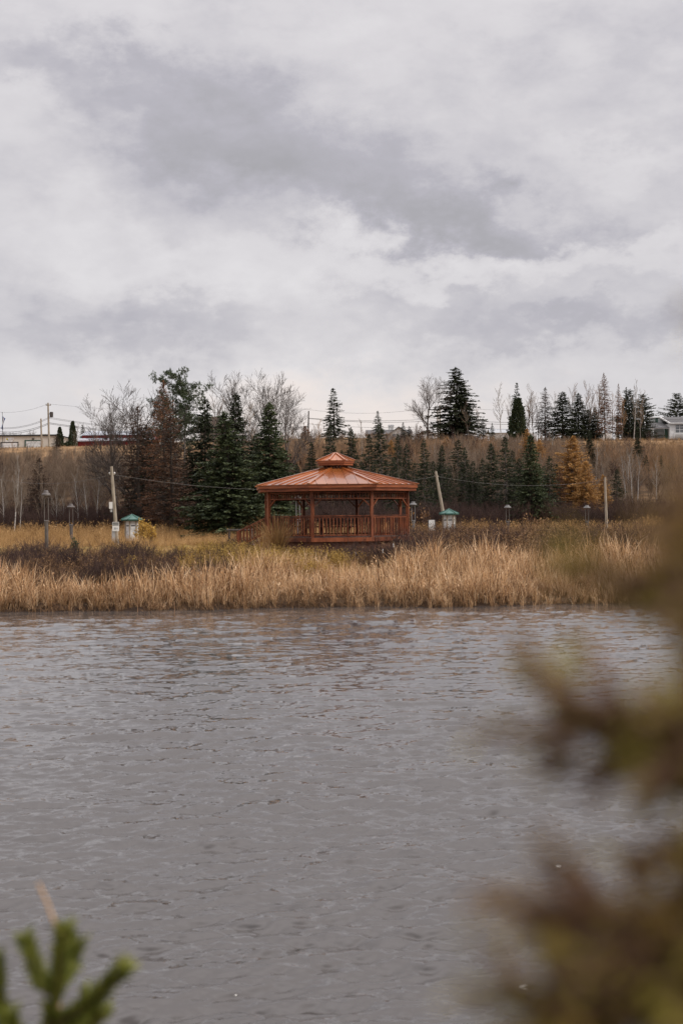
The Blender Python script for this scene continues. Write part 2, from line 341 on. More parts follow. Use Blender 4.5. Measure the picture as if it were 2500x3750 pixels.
c1 = gmix(gstep(SHORE+.2, SHORE+4), mud, straw); c1 = gmix(gstep(63, 68, 3), c1, lawn); c1 = gmix(gstep(84, 88, 3), c1, straw)
c1 = gmix(gstep(112, 120, 8), c1, litter); c1 = gmix(gstep(166, 184, 14), c1, crest_g)
gl.new(c1, bs.inputs['Base Color'])
link('ground', mesh_np('ground', V, Q, smooth=True), gm, kind='structure')

# ------------------------------------------------------------------ water
def fft_tile(n, size, peak, wind, spread, seed, slope_rms, kmax, p=3.9):
    r = np.random.default_rng(seed); k = np.fft.fftfreq(n, size/n)*2*np.pi; kx, ky = np.meshgrid(k, k); kk = np.hypot(kx, ky)+1e-9
    kp = 2*np.pi/peak; th = np.arctan2(ky, kx)-wind
    P = np.exp(-.7*(kp/kk)**2)/kk**p*np.abs(np.cos(th))**spread*np.exp(-(kk/kmax)**2)
    P[0, 0] = 0
    A = np.sqrt(P)*(r.normal(size=(n, n))+1j*r.normal(size=(n, n))); h = np.fft.ifft2(A).real
    gy, gx = np.gradient(h, size/n); s = slope_rms/np.sqrt((gx**2+gy**2).mean())
    dx = np.fft.ifft2(-1j*kx/kk*A).real; dy = np.fft.ifft2(-1j*ky/kk*A).real
    return np.stack([h, dx, dy], -1)*s
def samp(t, size, x, y):
    n = t.shape[0]; u = (x/size*n) % n; v_ = (y/size*n) % n; a = np.floor(u).astype(int) % n; b = np.floor(v_).astype(int) % n; fu = (u-np.floor(u))[..., None]; fv = (v_-np.floor(v_))[..., None]
    return (t[b, a]*(1-fu)+t[b, (a+1) % n]*fu)*(1-fv)+(t[(b+1) % n, a]*(1-fu)+t[(b+1) % n, (a+1) % n]*fu)*fv
t1 = fft_tile(1024, 17.3, .75, R_(97), 3.5, 1, .175, 2*np.pi/.09, 3.6)
t2 = fft_tile(1024, 9.1, .26, R_(86), 3, 2, .11, 2*np.pi/.08, 3.5)
t3 = fft_tile(512, 41., 2.6, R_(104), 4, 3, .055, 2*np.pi/.3)
def wave(x, y):
    gust = .95+.9*vn(x*.10+3, y*.07+1)+.4*vn(x*.37, y*.2)
    fade = 1-sm(SHORE-3, SHORE, y)*.7
    a = samp(t1, 17.3, x, y); b_ = samp(t2, 9.1, x*.924+y*.383, y*.924-x*.383); c_ = samp(t3, 41., x, y); g_ = (gust*fade)[..., None]
    b_ = np.stack([b_[..., 0], b_[..., 1]*.924-b_[..., 2]*.383, b_[..., 1]*.383+b_[..., 2]*.924], -1)
    return (a+b_+c_)*g_
inv = np.linspace(1/7.4, 1/49.5, 640); yr = np.concatenate([[-60, -30, -10, 0, 3, 5], np.linspace(5.5, 7.3, 14), 1/inv])
uc = np.concatenate([-np.geomspace(30, 1.12, 26), np.linspace(-1.1, 1.1, 470), np.geomspace(1.12, 30, 26)])
Yw = np.repeat(yr[:, None], len(uc), 1); Xw = uc[None]*(np.maximum(Yw, 5)*.245+.25)
Wv = wave(Xw, Yw); CH = .4; Zw = Wv[..., 0]; Xw = Xw+CH*Wv[..., 1]*(np.abs(uc) < 1.2); Yw = Yw+(CH*Wv[..., 2]-.75*Zw)*(Yw > 5.4); Yw = np.maximum.accumulate(Yw+np.arange(len(yr))[:, None]*1e-6, 0)
V = np.stack([Xw, Yw, Zw], -1).reshape(-1, 3); nx = len(uc); ny = len(yr)
i = np.arange(ny-1)[:, None]*nx+np.arange(nx-1)[None]; Q = np.stack([i, i+1, i+nx+1, i+nx], -1).reshape(-1, 4)
wm = bpy.data.materials.new('lake_water'); wm.use_nodes = True; t = wm.node_tree; bs = t.nodes['Principled BSDF']
bs.inputs['Base Color'].default_value = (.076, .068, .064, 1); bs.inputs['Roughness'].default_value = .06; bs.inputs['IOR'].default_value = 1.5
bs.inputs['Specular IOR Level'].default_value = .5
geo = t.nodes.new('ShaderNodeNewGeometry'); prev = geo.outputs['Normal']   # small capillary waves lean with the wind, towards the near bank
bw = t.nodes.new('ShaderNodeVectorMath'); bw.inputs[1].default_value = (0, .0, 0); t.links.new(prev, bw.inputs[0]); prev = bw.outputs[0]
for sc3, dt, amp in (((3.5, 9, 1), 4, (.20, .44, 0)), ((12, 34, 1), 2, (.10, .24, 0))):
    mp = t.nodes.new('ShaderNodeMapping'); mp.inputs['Scale'].default_value = sc3; mp.inputs['Rotation'].default_value = (0, 0, .15)
    nz = t.nodes.new('ShaderNodeTexNoise'); nz.inputs['Scale'].default_value = 1; nz.inputs['Detail'].default_value = dt; nz.inputs['Distortion'].default_value = .5
    t.links.new(geo.outputs['Position'], mp.inputs[0]); t.links.new(mp.outputs[0], nz.inputs['Vector'])
    a = t.nodes.new('ShaderNodeVectorMath'); a.operation = 'SUBTRACT'; a.inputs[1].default_value = (.5, .5, .5); t.links.new(nz.outputs['Color'], a.inputs[0])
    b = t.nodes.new('ShaderNodeVectorMath'); b.operation = 'MULTIPLY_ADD'; b.inputs[1].default_value = amp; t.links.new(a.outputs[0], b.inputs[0]); t.links.new(prev, b.inputs[2]); prev = b.outputs[0]
nn_ = t.nodes.new('ShaderNodeVectorMath'); nn_.operation = 'NORMALIZE'; t.links.new(prev, nn_.inputs[0]); t.links.new(nn_.outputs[0], bs.inputs['Normal'])
link('water', mesh_np('water', V, Q, smooth=True), wm, kind='structure')

# ------------------------------------------------------------------ plant mesh generators
def segs_mesh(name, S, n=3, smooth=True):
    """S: rows p0(3) p1(3) r0 r1 -> n-sided tubes"""
    S = np.asarray(S, float); p0 = S[:, 0:3]; p1 = S[:, 3:6]; d = p1-p0; d /= np.linalg.norm(d, axis=1, keepdims=True)+1e-9
    ref = np.where(np.abs(d[:, 2:3]) > .9, [[1., 0, 0]], [[0, 0, 1.]]); a = np.cross(d, ref); a /= np.linalg.norm(a, axis=1, keepdims=True)+1e-9; b = np.cross(d, a)
    V = []
    for k, (p, r) in enumerate(((p0, S[:, 6]), (p1, S[:, 7]))):
        for j in range(n):
            t = 2*np.pi*j/n; V.append(p+(a*np.cos(t)+b*np.sin(t))*r[:, None])
    V = np.stack(V, 1); m = len(S); base = (np.arange(m)*2*n)[:, None]
    Q = np.stack([np.stack([base[:, 0]+j, base[:, 0]+(j+1) % n, base[:, 0]+n+(j+1) % n, base[:, 0]+n+j], -1) for j in range(n)], 1)
    return mesh_np(name, V.reshape(-1, 3), Q.reshape(-1, 4), smooth=smooth)
def sprays_mesh(name, P, D, Ln, W, rng):
    """little pointed needle sprays: one quad each"""
    P = np.asarray(P, float); D = np.asarray(D, float); D = D/(np.linalg.norm(D, axis=1, keepdims=True)+1e-9); Ln = np.asarray(Ln)[:, None]; W = np.asarray(W)[:, None]
    r = rng.normal(size=P.shape); s = np.cross(D, r); s /= np.linalg.norm(s, axis=1, keepdims=True)+1e-9
    V = np.stack([P, P+D*Ln*.45+s*W, P+D*Ln, P+D*Ln*.55-s*W], 1); m = len(P); b = np.arange(m)*4
    return mesh_np(name, V.reshape(-1, 3), np.stack([b, b+1, b+2, b+3], -1))
def conifer(seed, H=10., R=2., base=.1, whorl=.22, nb=7, spray=.26, w=.05, dens=1., droop=.25, bare=0., pw=.85, lean=0., node=.11, thick=.022, irregular=.25):
    r = np.random.default_rng(seed); S = []; P = []; D = []; Ln = []; W = []
    zs = np.linspace(0, H, 12); off = np.cumsum(r.normal(0, .03, (12, 2)), 0)+np.linspace(0, lean, 12)[:, None]*[1, 0]; off[0] = 0
    def c(z): return np.array([np.interp(z, zs, off[:, 0]), np.interp(z, zs, off[:, 1]), z])
    for a, b in zip(zs[:-1], zs[1:]): S.append([*c(a), *c(b), thick*H*.6*(1-a/H)+.012, thick*H*.6*(1-b/H)+.012])
    lob = r.uniform(.75, 1.15, 16)
    z = H*base
    while z < H*.985:
        t = (z-H*base)/(H*(1-base)); prof = (1-t)**pw*min(1, .62+t*3.2)+.02
        n = max(3, int(nb*(.55+.6*(1-t))+r.integers(0, 2))); a0 = r.uniform(0, 6.28)
        wf = 1+r.normal(0, irregular*.5)
        for k in range(n):
            an = a0+6.283*k/n+r.normal(0, .25); ln = R*prof*wf*lob[int(an*2.5) % 16]*r.uniform(1-irregular, 1.08)
            if ln < .08: ln = .08
            zz = z+r.normal(0, whorl*.4); o = c(min(H, zz)); up0 = .45*t-.12+droop*-.1
            m = max(2, int(ln/node)); prev = o
            dirh = np.array([math.cos(an), math.sin(an), 0.])
            dead = r.random() < bare*(1-t)**1.2*2.0
            for j in range(1, m+1):
                s = j/m; q = o+dirh*ln*s; q = q+np.array([0, 0, ln*(up0*s-droop*s*s*1.0+.28*droop*s**3*2)])
                if j == m or j % 3 == 0:
                    S.append([*prev, *q, max(.006, .010*ln*(1-s)+.006), .005]); prev = q
                if (dead and r.random() < .93) or s < .16+.25*(1-t)*r.random(): continue
                kk = int(r.poisson(3.2*dens))
                for _ in range(kk):
                    sd = r.uniform(-1, 1); P.append(q+r.normal(0, .03, 3)); side = np.array([-dirh[1], dirh[0], 0])*sd*1.1
                    D.append(dirh*r.uniform(.2, 1)+side+np.array([0, 0, r.uniform(-.75, .25)+.5*t]))
                    l_ = spray*r.uniform(.6, 1.25)*(1-.45*s)*(1-.35*t); Ln.append(l_); W.append(w*r.uniform(.7, 1.3)*(1-.3*t))
            if dead:
                for _ in range(5):
                    s = r.uniform(.2, 1); q = o+dirh*ln*s+np.array([0, 0, ln*(up0*s-droop*s*s)]); e = q+dirh*.3*r.uniform(.3, 1)+r.normal(0, .22, 3)
                    S.append([*q, *e, .008, .004])
        z += whorl*r.uniform(.7, 1.3)*(1-.35*t)
    for _ in range(30): P.append(c(H)-np.array([0, 0, r.uniform(0, .5)])); D.append(r.normal(0, .35, 3)+[0, 0, 1]); Ln.append(.2); W.append(.03)
    return segs_mesh('trunk', S, 4), sprays_mesh('crown', P, D, Ln, W, r)
def bare_tree(seed, H=11., r0_=.16, clear=.28, fork=3, spread=.55, levels=4, kids=(7, 6, 5, 4), upright=.35, tmin=.010, lenf=.55, stems=1, wig=.16):
    r = np.random.default_rng(seed); S0 = []; S1 = []
    def grow(p, d, ln, rad, lv):
        n = (7, 5, 4, 3, 2)[min(lv, 4)]; pts = [p]; q = p.copy(); dd = d.copy(); rr = [rad]
        for j in range(n):
            dd = dd+r.normal(0, wig*(.5+.25*lv), 3)*.6+np.array([0, 0, upright*.16*(lv > 0)]); dd /= np.linalg.norm(dd)
            q = q+dd*ln/n; pts.append(q.copy()); rr.append(max(tmin*.6, rad*(1-.82*(j+1)/n)))
        for j in range(n): (S0 if lv == 0 else S1).append([*pts[j], *pts[j+1], rr[j], rr[j+1]])
        if lv >= levels: return
        nk = kids[min(lv, len(kids)-1)]
        for k in range(nk):
            f = (clear+(1-clear)*((k+r.random())/nk)) if lv == 0 else (.2+.8*(k+r.random())/nk)
            x = f*n; a = min(n-1, int(x)); pos = pts[a]+(pts[a+1]-pts[a])*(x-a); base = pts[min(n, a+1)]-pts[a]; base = base/np.linalg.norm(base)
            rd = r.normal(size=3); sdv = np.cross(base, rd); sdv /= np.linalg.norm(sdv)
            ang = spread*r.uniform(.7, 1.25); nd_ = base*math.cos(ang)+sdv*math.sin(ang); nd_[2] += upright*.35; nd_ /= np.linalg.norm(nd_)
            L_ = ln*lenf*(1.15-.6*f if lv == 0 else 1.1-.4*f)*r.uniform(.7, 1.2)
            grow(pos, nd_, L_, max(tmin, rr[a]*(.62 if lv == 0 else .6)), lv+1)
    for s in range(stems):
        d = np.array([r.normal(0, .22), r.normal(0, .22), 1.]) if stems > 1 else np.array([r.normal(0, .04), r.normal(0, .04), 1.]); d /= np.linalg.norm(d)
        grow(np.array([r.normal(0, .12*(stems > 1)), r.normal(0, .12*(stems > 1)), 0.]), d, H*r.uniform(.9, 1.)*(1 if levels < 3 else .86), r0_*r.uniform(.7, 1) if stems > 1 else r0_, 0)
    return segs_mesh('trunk', S0, 6), (segs_mesh('branches', S1, 3) if S1 else None)
def white_pine(seed, H=11., R=3.4):
    r = np.random.default_rng(seed); S = []; P = []; D = []; Ln = []; W = []
    for st in range(2):
        ox = (-.5, .9)[st]; top = H*(1, .93)[st]; pts = [np.array([ox*.3*(i_/8)**.5+r.normal(0, .06)+ox*i_/8, r.normal(0, .1), top*i_/8]) for i_ in range(9)]
        for a, b, i_ in zip(pts[:-1], pts[1:], range(8)): S.append([*a, *b, .17*(1-i_/8.5), .17*(1-(i_+1)/8.5)])
        for k in range(34):
            t = r.uniform(.42, 1); o = np.array([np.interp(t*8, range(9), [q[c_] for q in pts]) for c_ in range(3)]); an = r.uniform(0, 6.28)
            ln = R*(.9*(1-t)**.5+.22)*r.uniform(.55, 1.1); el_ = r.uniform(.1, .8); prev = o
            for j in range(1, 6):
                s = j/5; q = o+np.array([math.cos(an)*ln*s, math.sin(an)*ln*s, ln*el_*s*s*.8]); S.append([*prev, *q, .035*(1.1-s), .035*(1.0-s)+.008]); prev = q
                if s > .35:
                    for _ in range(int(10*s)+3):
                        cc = q+r.normal(0, .22, 3)*[1, 1, .7]; S.append([*q, *cc, .008, .005])
                        for _ in range(11): P.append(cc+r.normal(0, .03, 3)); D.append(r.normal(0, .8, 3)+[math.cos(an)*.4, math.sin(an)*.4, .8]); Ln.append(r.uniform(.12, .24)); W.append(.022)
    return segs_mesh('trunk', S, 4), sprays_mesh('crown', P, D, Ln, W, r)
def thuja(seed, H=4., R=.7, pw=.55):
    r = np.random.default_rng(seed); n = int(2600*R*H/2.8); t = r.random(n)**1.1; a = r.uniform(0, 6.283, n); lump = 1+.12*np.sin(a*3+t*9)+.1*np.sin(a*5-t*17)
    rad = R*(1-t)**pw*np.minimum(1, .75+t*2)*lump*r.uniform(.55, 1.04, n); P = np.stack([np.cos(a)*rad, np.sin(a)*rad, t*H*.96+.03*H], -1)
    D = np.stack([np.cos(a)*.5, np.sin(a)*.5, np.full(n, 1.)], -1)+r.normal(0, .3, (n, 3))
    return segs_mesh('trunk', [[0, 0, 0, 0, 0, H*.7, .07, .02]], 5), sprays_mesh('crown', P, D, r.uniform(.15, .3, n), r.uniform(.04, .08, n), r)

def put_tree(name, tr, cr, px, pytop, d, label, cat, H0, tm, cm, group=None, wide=None, wide0=1., rz=None, cname='crown', sink=.05, extra=1.):
    """stand a tree on the terrain at distance d; its height follows from where its top is"""
    p = at(px, pytop, d); z = Tz(p.x, d)-sink; k = (p.z-z)/H0
    # the scale's height decides; width may differ
    kw = k if wide is None else wide/wide0
    root = thing(name, label, cat, (p.x, d, z), rz if rz is not None else random.uniform(0, 6.28), group)
    root.scale = (kw, kw, k)
    if tr: link('trunk', tr, tm, root)
    if cr: link(cname, cr, cm, root)
    return root
def place(name, variants, *a, **k):
    tr, cr, H0, R0 = random.choice(variants) if isinstance(variants, list) else variants
    return put_tree(name, tr, cr, *a, H0=H0, wide0=R0, **k)

spr = [(*conifer(s, 10, 2., base=.06, whorl=.17, nb=9, dens=1.7, w=.06, spray=.3, droop=d_, irregular=.4), 10, 2.) for s, d_ in ((11, .25), (12, .35), (13, .2), (14, .3))]
irr = [(*conifer(s, 10, 2.1, base=.05, whorl=.21, nb=8, dens=1.8, w=.06, spray=.32, droop=.35, irregular=.5, pw=.72, lean=.15), 10, 2.1) for s in (15, 16, 17)]
bsh = [(*conifer(s, 8, 2.5, base=.05, whorl=.24, nb=9, dens=1.6, w=.06, spray=.3, droop=-.1, irregular=.5, pw=.45), 8, 2.3) for s in (18, 19)]
sprb = [(*conifer(s, 10, 2.0, base=.10, whorl=.21, nb=7, dens=1.7, bare=.42, w=.06, spray=.3, droop=.3, pw=.75, irregular=.4), 10, 1.9) for s in (21, 22, 23, 24)]
sprt = [(*conifer(s, 8, 1.6, base=.12, whorl=.27, nb=7, dens=1.6, w=.06, droop=.4, irregular=.35, pw=.8), 8, 1.6) for s in (31, 32, 33)]
dead = [(*conifer(s, 10, 1.9, base=.14, whorl=.20, nb=8, dens=1.4, bare=.15, w=.026, spray=.30, droop=.1, irregular=.4, pw=.8), 10, 1.9) for s in (41, 42)]
lar = [(*conifer(s, 8, 2.0, base=.08, whorl=.16, nb=10, dens=2.1, w=.04, spray=.24, droop=-.15, irregular=.5, pw=.75), 8, 1.9) for s in (51, 52)]
pine = [(*white_pine(s), 11, 3.4) for s in (61, 62)]
maple = [(*bare_tree(s, 11, .20, clear=.18, spread=.62, levels=4, kids=(10, 8, 6, 4), upright=.42, lenf=.60, tmin=.013), 10, 1) for s in (71, 72, 73)]
slim = [(*bare_tree(s, 9, .075, clear=.25, spread=.55, levels=3, kids=(17, 7, 4), upright=.4, lenf=.34, tmin=.012, wig=.12), 8.4, 1) for s in (81, 82, 83, 84)]
birch = [(*bare_tree(s, 9, .085, clear=.35, spread=.6, levels=3, kids=(15, 6, 4), upright=.4, lenf=.34, tmin=.013, wig=.12), 8.4, 1) for s in (91, 92, 93)]
thu = [(*thuja(s, 4, .7), 4, .7) for s in (101, 102)]

# ------------------------------------------------------------------ scattered growth (stuff)
def template(name, me, m):
    me.materials.append(m); return bpy.data.objects.new(name, me)
def blades(seed, n, h, rad, width, bend, seg=4, plume=0., lean=.12, hv=.25):
    r = np.random.default_rng(seed); V = []; Q = []
    for i_ in range(n):
        a = r.uniform(0, 6.28); rr = rad*math.sqrt(r.random()); b0 = np.array([math.cos(a)*rr, math.sin(a)*rr, -.05]); hh = h*(1+r.normal(0, hv)); hh = max(.3*h, hh)
        da = r.normal(.5, 1.3); dv = np.array([math.cos(da), math.sin(da), 0]); ft = r.uniform(0, 3.14); fs = np.array([math.cos(ft), math.sin(ft), 0]); bd = abs(r.normal(0, bend))+.03; l0 = abs(r.normal(0, lean)); base = len(V)
        for j in range(seg+1):
            t = j/seg; w_ = width*(1-t**2*.85)*r.uniform(.9, 1.1)
            p = b0+np.array([0, 0, hh*(t-bd*.55*t**3)])+dv*hh*(l0*t+bd*t**2.6)
            V += [p-fs*w_/2, p+fs*w_/2]
            if j: k = base+2*j; Q.append([k-2, k-1, k+1, k])
        if r.random() < plume:
            e = V[-1]
            for _ in range(2):
                d_ = np.array([dv[0]*.5, dv[1]*.5, .6])+r.normal(0, .2, 3); s_ = r.normal(size=3)*.018; k = len(V); V += [e, e+d_*.09+s_, e+d_*.2, e+d_*.1-s_]; Q.append([k, k+1, k+2, k+3])
    return mesh_np('blades', V, Q)
def brush(seed, n, h, rad, spread=.4, kids=5, thick=.007, leaf=0, lv2=0):
    r = np.random.default_rng(seed); S = []; P = []; D = []
    for i_ in range(n):
        a = r.uniform(0, 6.28); rr = rad*r.random(); p = np.array([math.cos(a)*rr, math.sin(a)*rr, -.05]); hh = h*r.uniform(.55, 1.1); d = np.array([math.cos(a)*.2, math.sin(a)*.2, 1])+r.normal(0, .12, 3); d /= np.linalg.norm(d)
        q = p; pts = [p]
        for j in range(3): d = d+r.normal(0, .09, 3); d /= np.linalg.norm(d); e_ = q+d*hh/3; S.append([*q, *e_, thick*(1.2-.3*j), thick*(.9-.3*j)]); q = e_; pts.append(q)
        for k in range(kids):
            t = r.uniform(.25, 1)*3; j = min(2, int(t)); o = pts[j]+(pts[j+1]-pts[j])*(t-j); dd = d*.8+r.normal(0, spread, 3); dd[2] = abs(dd[2])*1; L_ = hh*r.uniform(.12, .4)
            e_ = o+dd*L_; S.append([*o, *e_, thick*.7, thick*.4])
            for _ in range(lv2): f = o+(e_-o)*r.uniform(.3, 1); S.append([*f, *(f+(dd+r.normal(0, .5, 3))*L_*.45), thick*.5, thick*.3])
            for _ in range(leaf): P.append(o+(e_-o)*r.uniform(.3, 1)); D.append(r.normal(0, 1, 3))
    me = segs_mesh('brush', S, 3, smooth=False)
    return me, (sprays_mesh('leaves', P, D, r.uniform(.05, .1, len(P)), r.uniform(.012, .025, len(P)), r) if P else None)
def scatter(name, temps, pts, scl, label, cat, rz=None, tilt=.08, zs=None):
    n = len(pts); col = bpy.data.collections.new(name+'_kinds')
    for o in temps: col.objects.link(o)
    me = bpy.data.meshes.new(name); me.vertices.add(n); me.vertices.foreach_set('co', np.asarray(pts, np.float32).ravel())
    rot = np.stack([RNG.normal(0, tilt, n), RNG.normal(0, tilt, n), RNG.uniform(0, 6.283, n) if rz is None else rz], -1).astype(np.float32)
    sc = np.asarray(scl, np.float32); s3 = np.stack([sc, sc, sc if zs is None else sc*zs], -1).astype(np.float32)
    A = me.attributes.new('rot', 'FLOAT_VECTOR', 'POINT'); A.data.foreach_set('vector', rot.ravel())
    A = me.attributes.new('scl', 'FLOAT_VECTOR', 'POINT'); A.data.foreach_set('vector', s3.ravel())
    A = me.attributes.new('idx', 'INT', 'POINT'); A.data.foreach_set('value', RNG.integers(0, len(temps), n).astype(np.int32))
    ob = bpy.data.objects.new(name, me); C.objects.link(ob)
    g = bpy.data.node_groups.new(name, 'GeometryNodeTree'); g.interface.new_socket('Geometry', in_out='INPUT', socket_type='NodeSocketGeometry'); g.interface.new_socket('Geometry', in_out='OUTPUT', socket_type='NodeSocketGeometry')
    gi = g.nodes.new('NodeGroupInput'); go = g.nodes.new('NodeGroupOutput'); ip = g.nodes.new('GeometryNodeInstanceOnPoints'); ci = g.nodes.new('GeometryNodeCollectionInfo')
    ci.inputs['Collection'].default_value = col; ci.inputs['Separate Children'].default_value = True; ci.inputs['Reset Children'].default_value = True
    ip.inputs['Pick Instance'].default_value = True
    g.links.new(gi.outputs[0], ip.inputs['Points']); g.links.new(ci.outputs[0], ip.inputs['Instance'])
    for nm, ty, ks in (('rot', 'FLOAT_VECTOR', 'Rotation'), ('scl', 'FLOAT_VECTOR', 'Scale'), ('idx', 'INT', 'Instance Index')):
        a = g.nodes.new('GeometryNodeInputNamedAttribute'); a.data_type = ty; a.inputs['Name'].default_value = nm; g.links.new(a.outputs['Attribute'], ip.inputs[ks])
    g.links.new(ip.outputs[0], go.inputs[0])
    md = ob.modifiers.new('scatter', 'NODES'); md.node_group = g
    ob['kind'] = 'stuff'; tag(ob, label, cat); return ob
def pts_in(n, y0, y1, half=.285, keep=None, pow_=1., add=2.):
    """random ground points between two distances, over the width that can be seen and a margin"""
    y = y0+(y1-y0)*RNG.random(n)**pow_; x = RNG.uniform(-1, 1, n)*(y*half+add)
    if keep is not None: k = keep(x, y) > RNG.random(n); x = x[k]; y = y[k]
    return np.stack([x, y, T(x, y)], -1)
GX, GY = at(1230, 1890, 63).x, 63.0
def off_gazebo(x, y, r=4.1): return (np.hypot(x-GX, y-GY) > r).astype(float)
def pxof(x, y): return 1250+F*x/y

reedT = [template('r%d' % i_, blades(200+i_, 22, 1.27, .24, .032, .52, 5, plume=.06), M_reed) for i_ in range(6)]
def reed_keep(x, y):
    q = y-shore_y(x); right = sm(-5.5, -1.5, x); depth = 3.6+4.4*right; k = np.where(q > .1, 1, .16)*sm(-.9, -.2, q)*(1-sm(depth-1.0, depth+.6, q+vn(x*.5, y*.5)*2.5))
    return k*off_gazebo(x, y, 5.2)*(.80+1.1*vn(x*1.3, y*1.3))
P = pts_in(6200, 46.2, 57, .27, reed_keep)
right = sm(-6, -.5, P[:, 0]); q = P[:, 1]-shore_y(P[:, 0])
sc = (.70+.03*right-.07*np.exp(-((P[:, 0]-.3)/2.2)**2))*(.88+.55*vn(P[:, 0]*.9, P[:, 1]*.9)+.3*vn(P[:, 0]*.25, 4))*RNG.uniform(.82, 1.14, len(P))*(.5+.5*sm(-.3, 1.2, q))
scatter('reeds', reedT, P, sc, 'pale straw coloured dry reeds along the far edge of the water', 'reeds', tilt=.07)
# low wet debris and dark stubble at the waterline
stub = [template('s%d' % i_, blades(230+i_, 22, .28, .22, .012, .5, 2, lean=.5, hv=.4), M_rustg) for i_ in range(3)]
P = pts_in(1500, 46.0, 48.6, .27, lambda x, y: (y > shore_y(x)-.2)*(1-sm(.6, 1.8, y-shore_y(x)))); scatter('waterline_stubble', stub, P, RNG.uniform(.6, 1.3, len(P)), 'dark wet stubble where the reeds meet the water', 'stubble', tilt=.3)

dk = [template('d%d' % i_, brush(300+i_, 16, .95, .28, .35, 7, .0065, 0, 2)[0], M_twigd) for i_ in range(5)]
def dk_keep(x, y):
    q = y-shore_y(x); right = sm(-5.5, -1.5, x); k = sm(2.8+4.5*right, 4.2+5*right, q+vn(x*.4, y*.4)*2.5)
    left = 1-sm(-6.5, -3, x); k = k*(1-left*sm(12.5, 14.5, q)); k = k*(1-.78*sm(66, 80, y))
    return k*off_gazebo(x, y, 3.9)*(.75+.8*vn(x*.7+4, y*.7))
P = pts_in(6400, 49, 112, .27, lambda x, y: dk_keep(x, y)*(1-.5*sm(1, 5, x)), 1.7)
infront = np.exp(-((P[:, 0]-(GX+2.6))/3.2)**2)*(P[:, 1] < 61)*(P[:, 1] > 56)
sc = RNG.uniform(.65, 1.15, len(P))*(.9+.55*vn(P[:, 0]*.5, P[:, 1]*.5))*(1+.35*infront*RNG.uniform(.4, 1.3, len(P)))*(.84+.26*sm(-4, 3, P[:, 0]))*(1-.35*np.exp(-((P[:, 0]-GX+1.5)/3.)**2))
scatter('dark_brush', dk, P, sc, 'dark maroon leafless brush behind the reeds and round the gazebo', 'brush', tilt=.08)
ru = [template('u%d' % i_, brush(330+i_, 14, .9, .3, .4, 6, .007, 5, 0)[1], M_rustg) for i_ in range(3)]
for i_ in range(3): ru.append(template('v%d' % i_, blades(335+i_, 26, .85, .25, .014, .25, 4), M_rustg))
P = pts_in(8200, 49, 90, .27, lambda x, y: dk_keep(x, y)*.9, 1.4); scatter('rusty_weeds', ru, P, RNG.uniform(.5, 1.1, len(P))*(.72+.3*sm(-3, 4, P[:, 0]))*(1-.3*np.exp(-((P[:, 0]-GX+1)/3.)**2)), 'rusty brown dead weeds mixed with the brush behind the reeds', 'weeds')

gg = [template('g%d' % i_, blades(350+i_, 34, 1.0, .30,   .014, .22, 4, plume=.1), M_gold) for i_ in range(5)]
def gold_keep(x, y):
    left = 1-sm(-5.2, -2.2, x*63/np.maximum(y, 1)); k = np.where(left > .5, sm(80, 84, y+vn(x*.3, 5)*6), sm(58, 64, y)*(.45+1.3*vn(x*.25, y*.2)))
    return k*off_gazebo(x, y, 4.6)
P = pts_in(9500, 66, 118, .27, gold_keep)
sc = RNG.uniform(.8, 1.2, len(P))*(1+.6*vn(P[:, 0]*.3, P[:, 1]*.3))*(.38+.5*sm(86, 112, P[:, 1])); scatter('golden_grass', gg, P, sc, 'tall golden dead grass between the lawn and the woods', 'grass', tilt=.1)
sh = [template('h%d' % i_, blades(360+i_, 40, .16, .35, .012, .4, 2, hv=.4), M_gold) for i_ in range(2)]
P = pts_in(2600, 62, 86, .27, lambda x, y: 1-sm(-4, -1, x*63/y)); scatter('lawn_grass', sh, P, RNG.uniform(.5, 1.3, len(P)), 'short yellowing lawn grass on the strip left of the gazebo', 'grass')
M_goldr = mat('ridge_straw', [(.15, .09, .045), (.30, .185, .09), (.45, .30, .16)], .85, island=.6, objr=.6, noi=.8, scale=.15, coords='World', trans=.2)
cg = [template('c%d' % i_, blades(370+i_, 30, .9, .4, .03, .3, 3), M_goldr) for i_ in range(3)]
P = pts_in(5200, 168, 205, .27, lambda x, y: (.55+1.1*vn(x*.1, y*.1))*(1-.8*sm(-.11, -.06, x/y)*(1-sm(.13, .17, x/y)))); scatter('ridge_grass', cg, P, RNG.uniform(.2, .55, len(P))*(1-.5*(1-sm(-.14, -.10, P[:, 0]/P[:, 1]))), 'orange brown dead grass along the top of the ridge', 'grass')
wd = []
for i_ in range(4):
    a, b = brush(380+i_, 18, .85, .25, .4, 7, .006, 5); wd.append(template('w%d' % i_, b, M_weed)); wd.append(template('x%d' % i_, blades(390+i_, 26, .75, .25, .016, .3, 4), M_weed))
P = pts_in(5200, 52, 62, .27, lambda x, y: np.exp(-((pxof(x, y)-960)/230)**2)*off_gazebo(x, y, 4.9)*(y-shore_y(x) > 4)*1.0)
scatter('yellow_weeds', wd, P, RNG.uniform(.4, .8, len(P)), 'yellow green weeds in front of the gazebo steps', 'weeds')

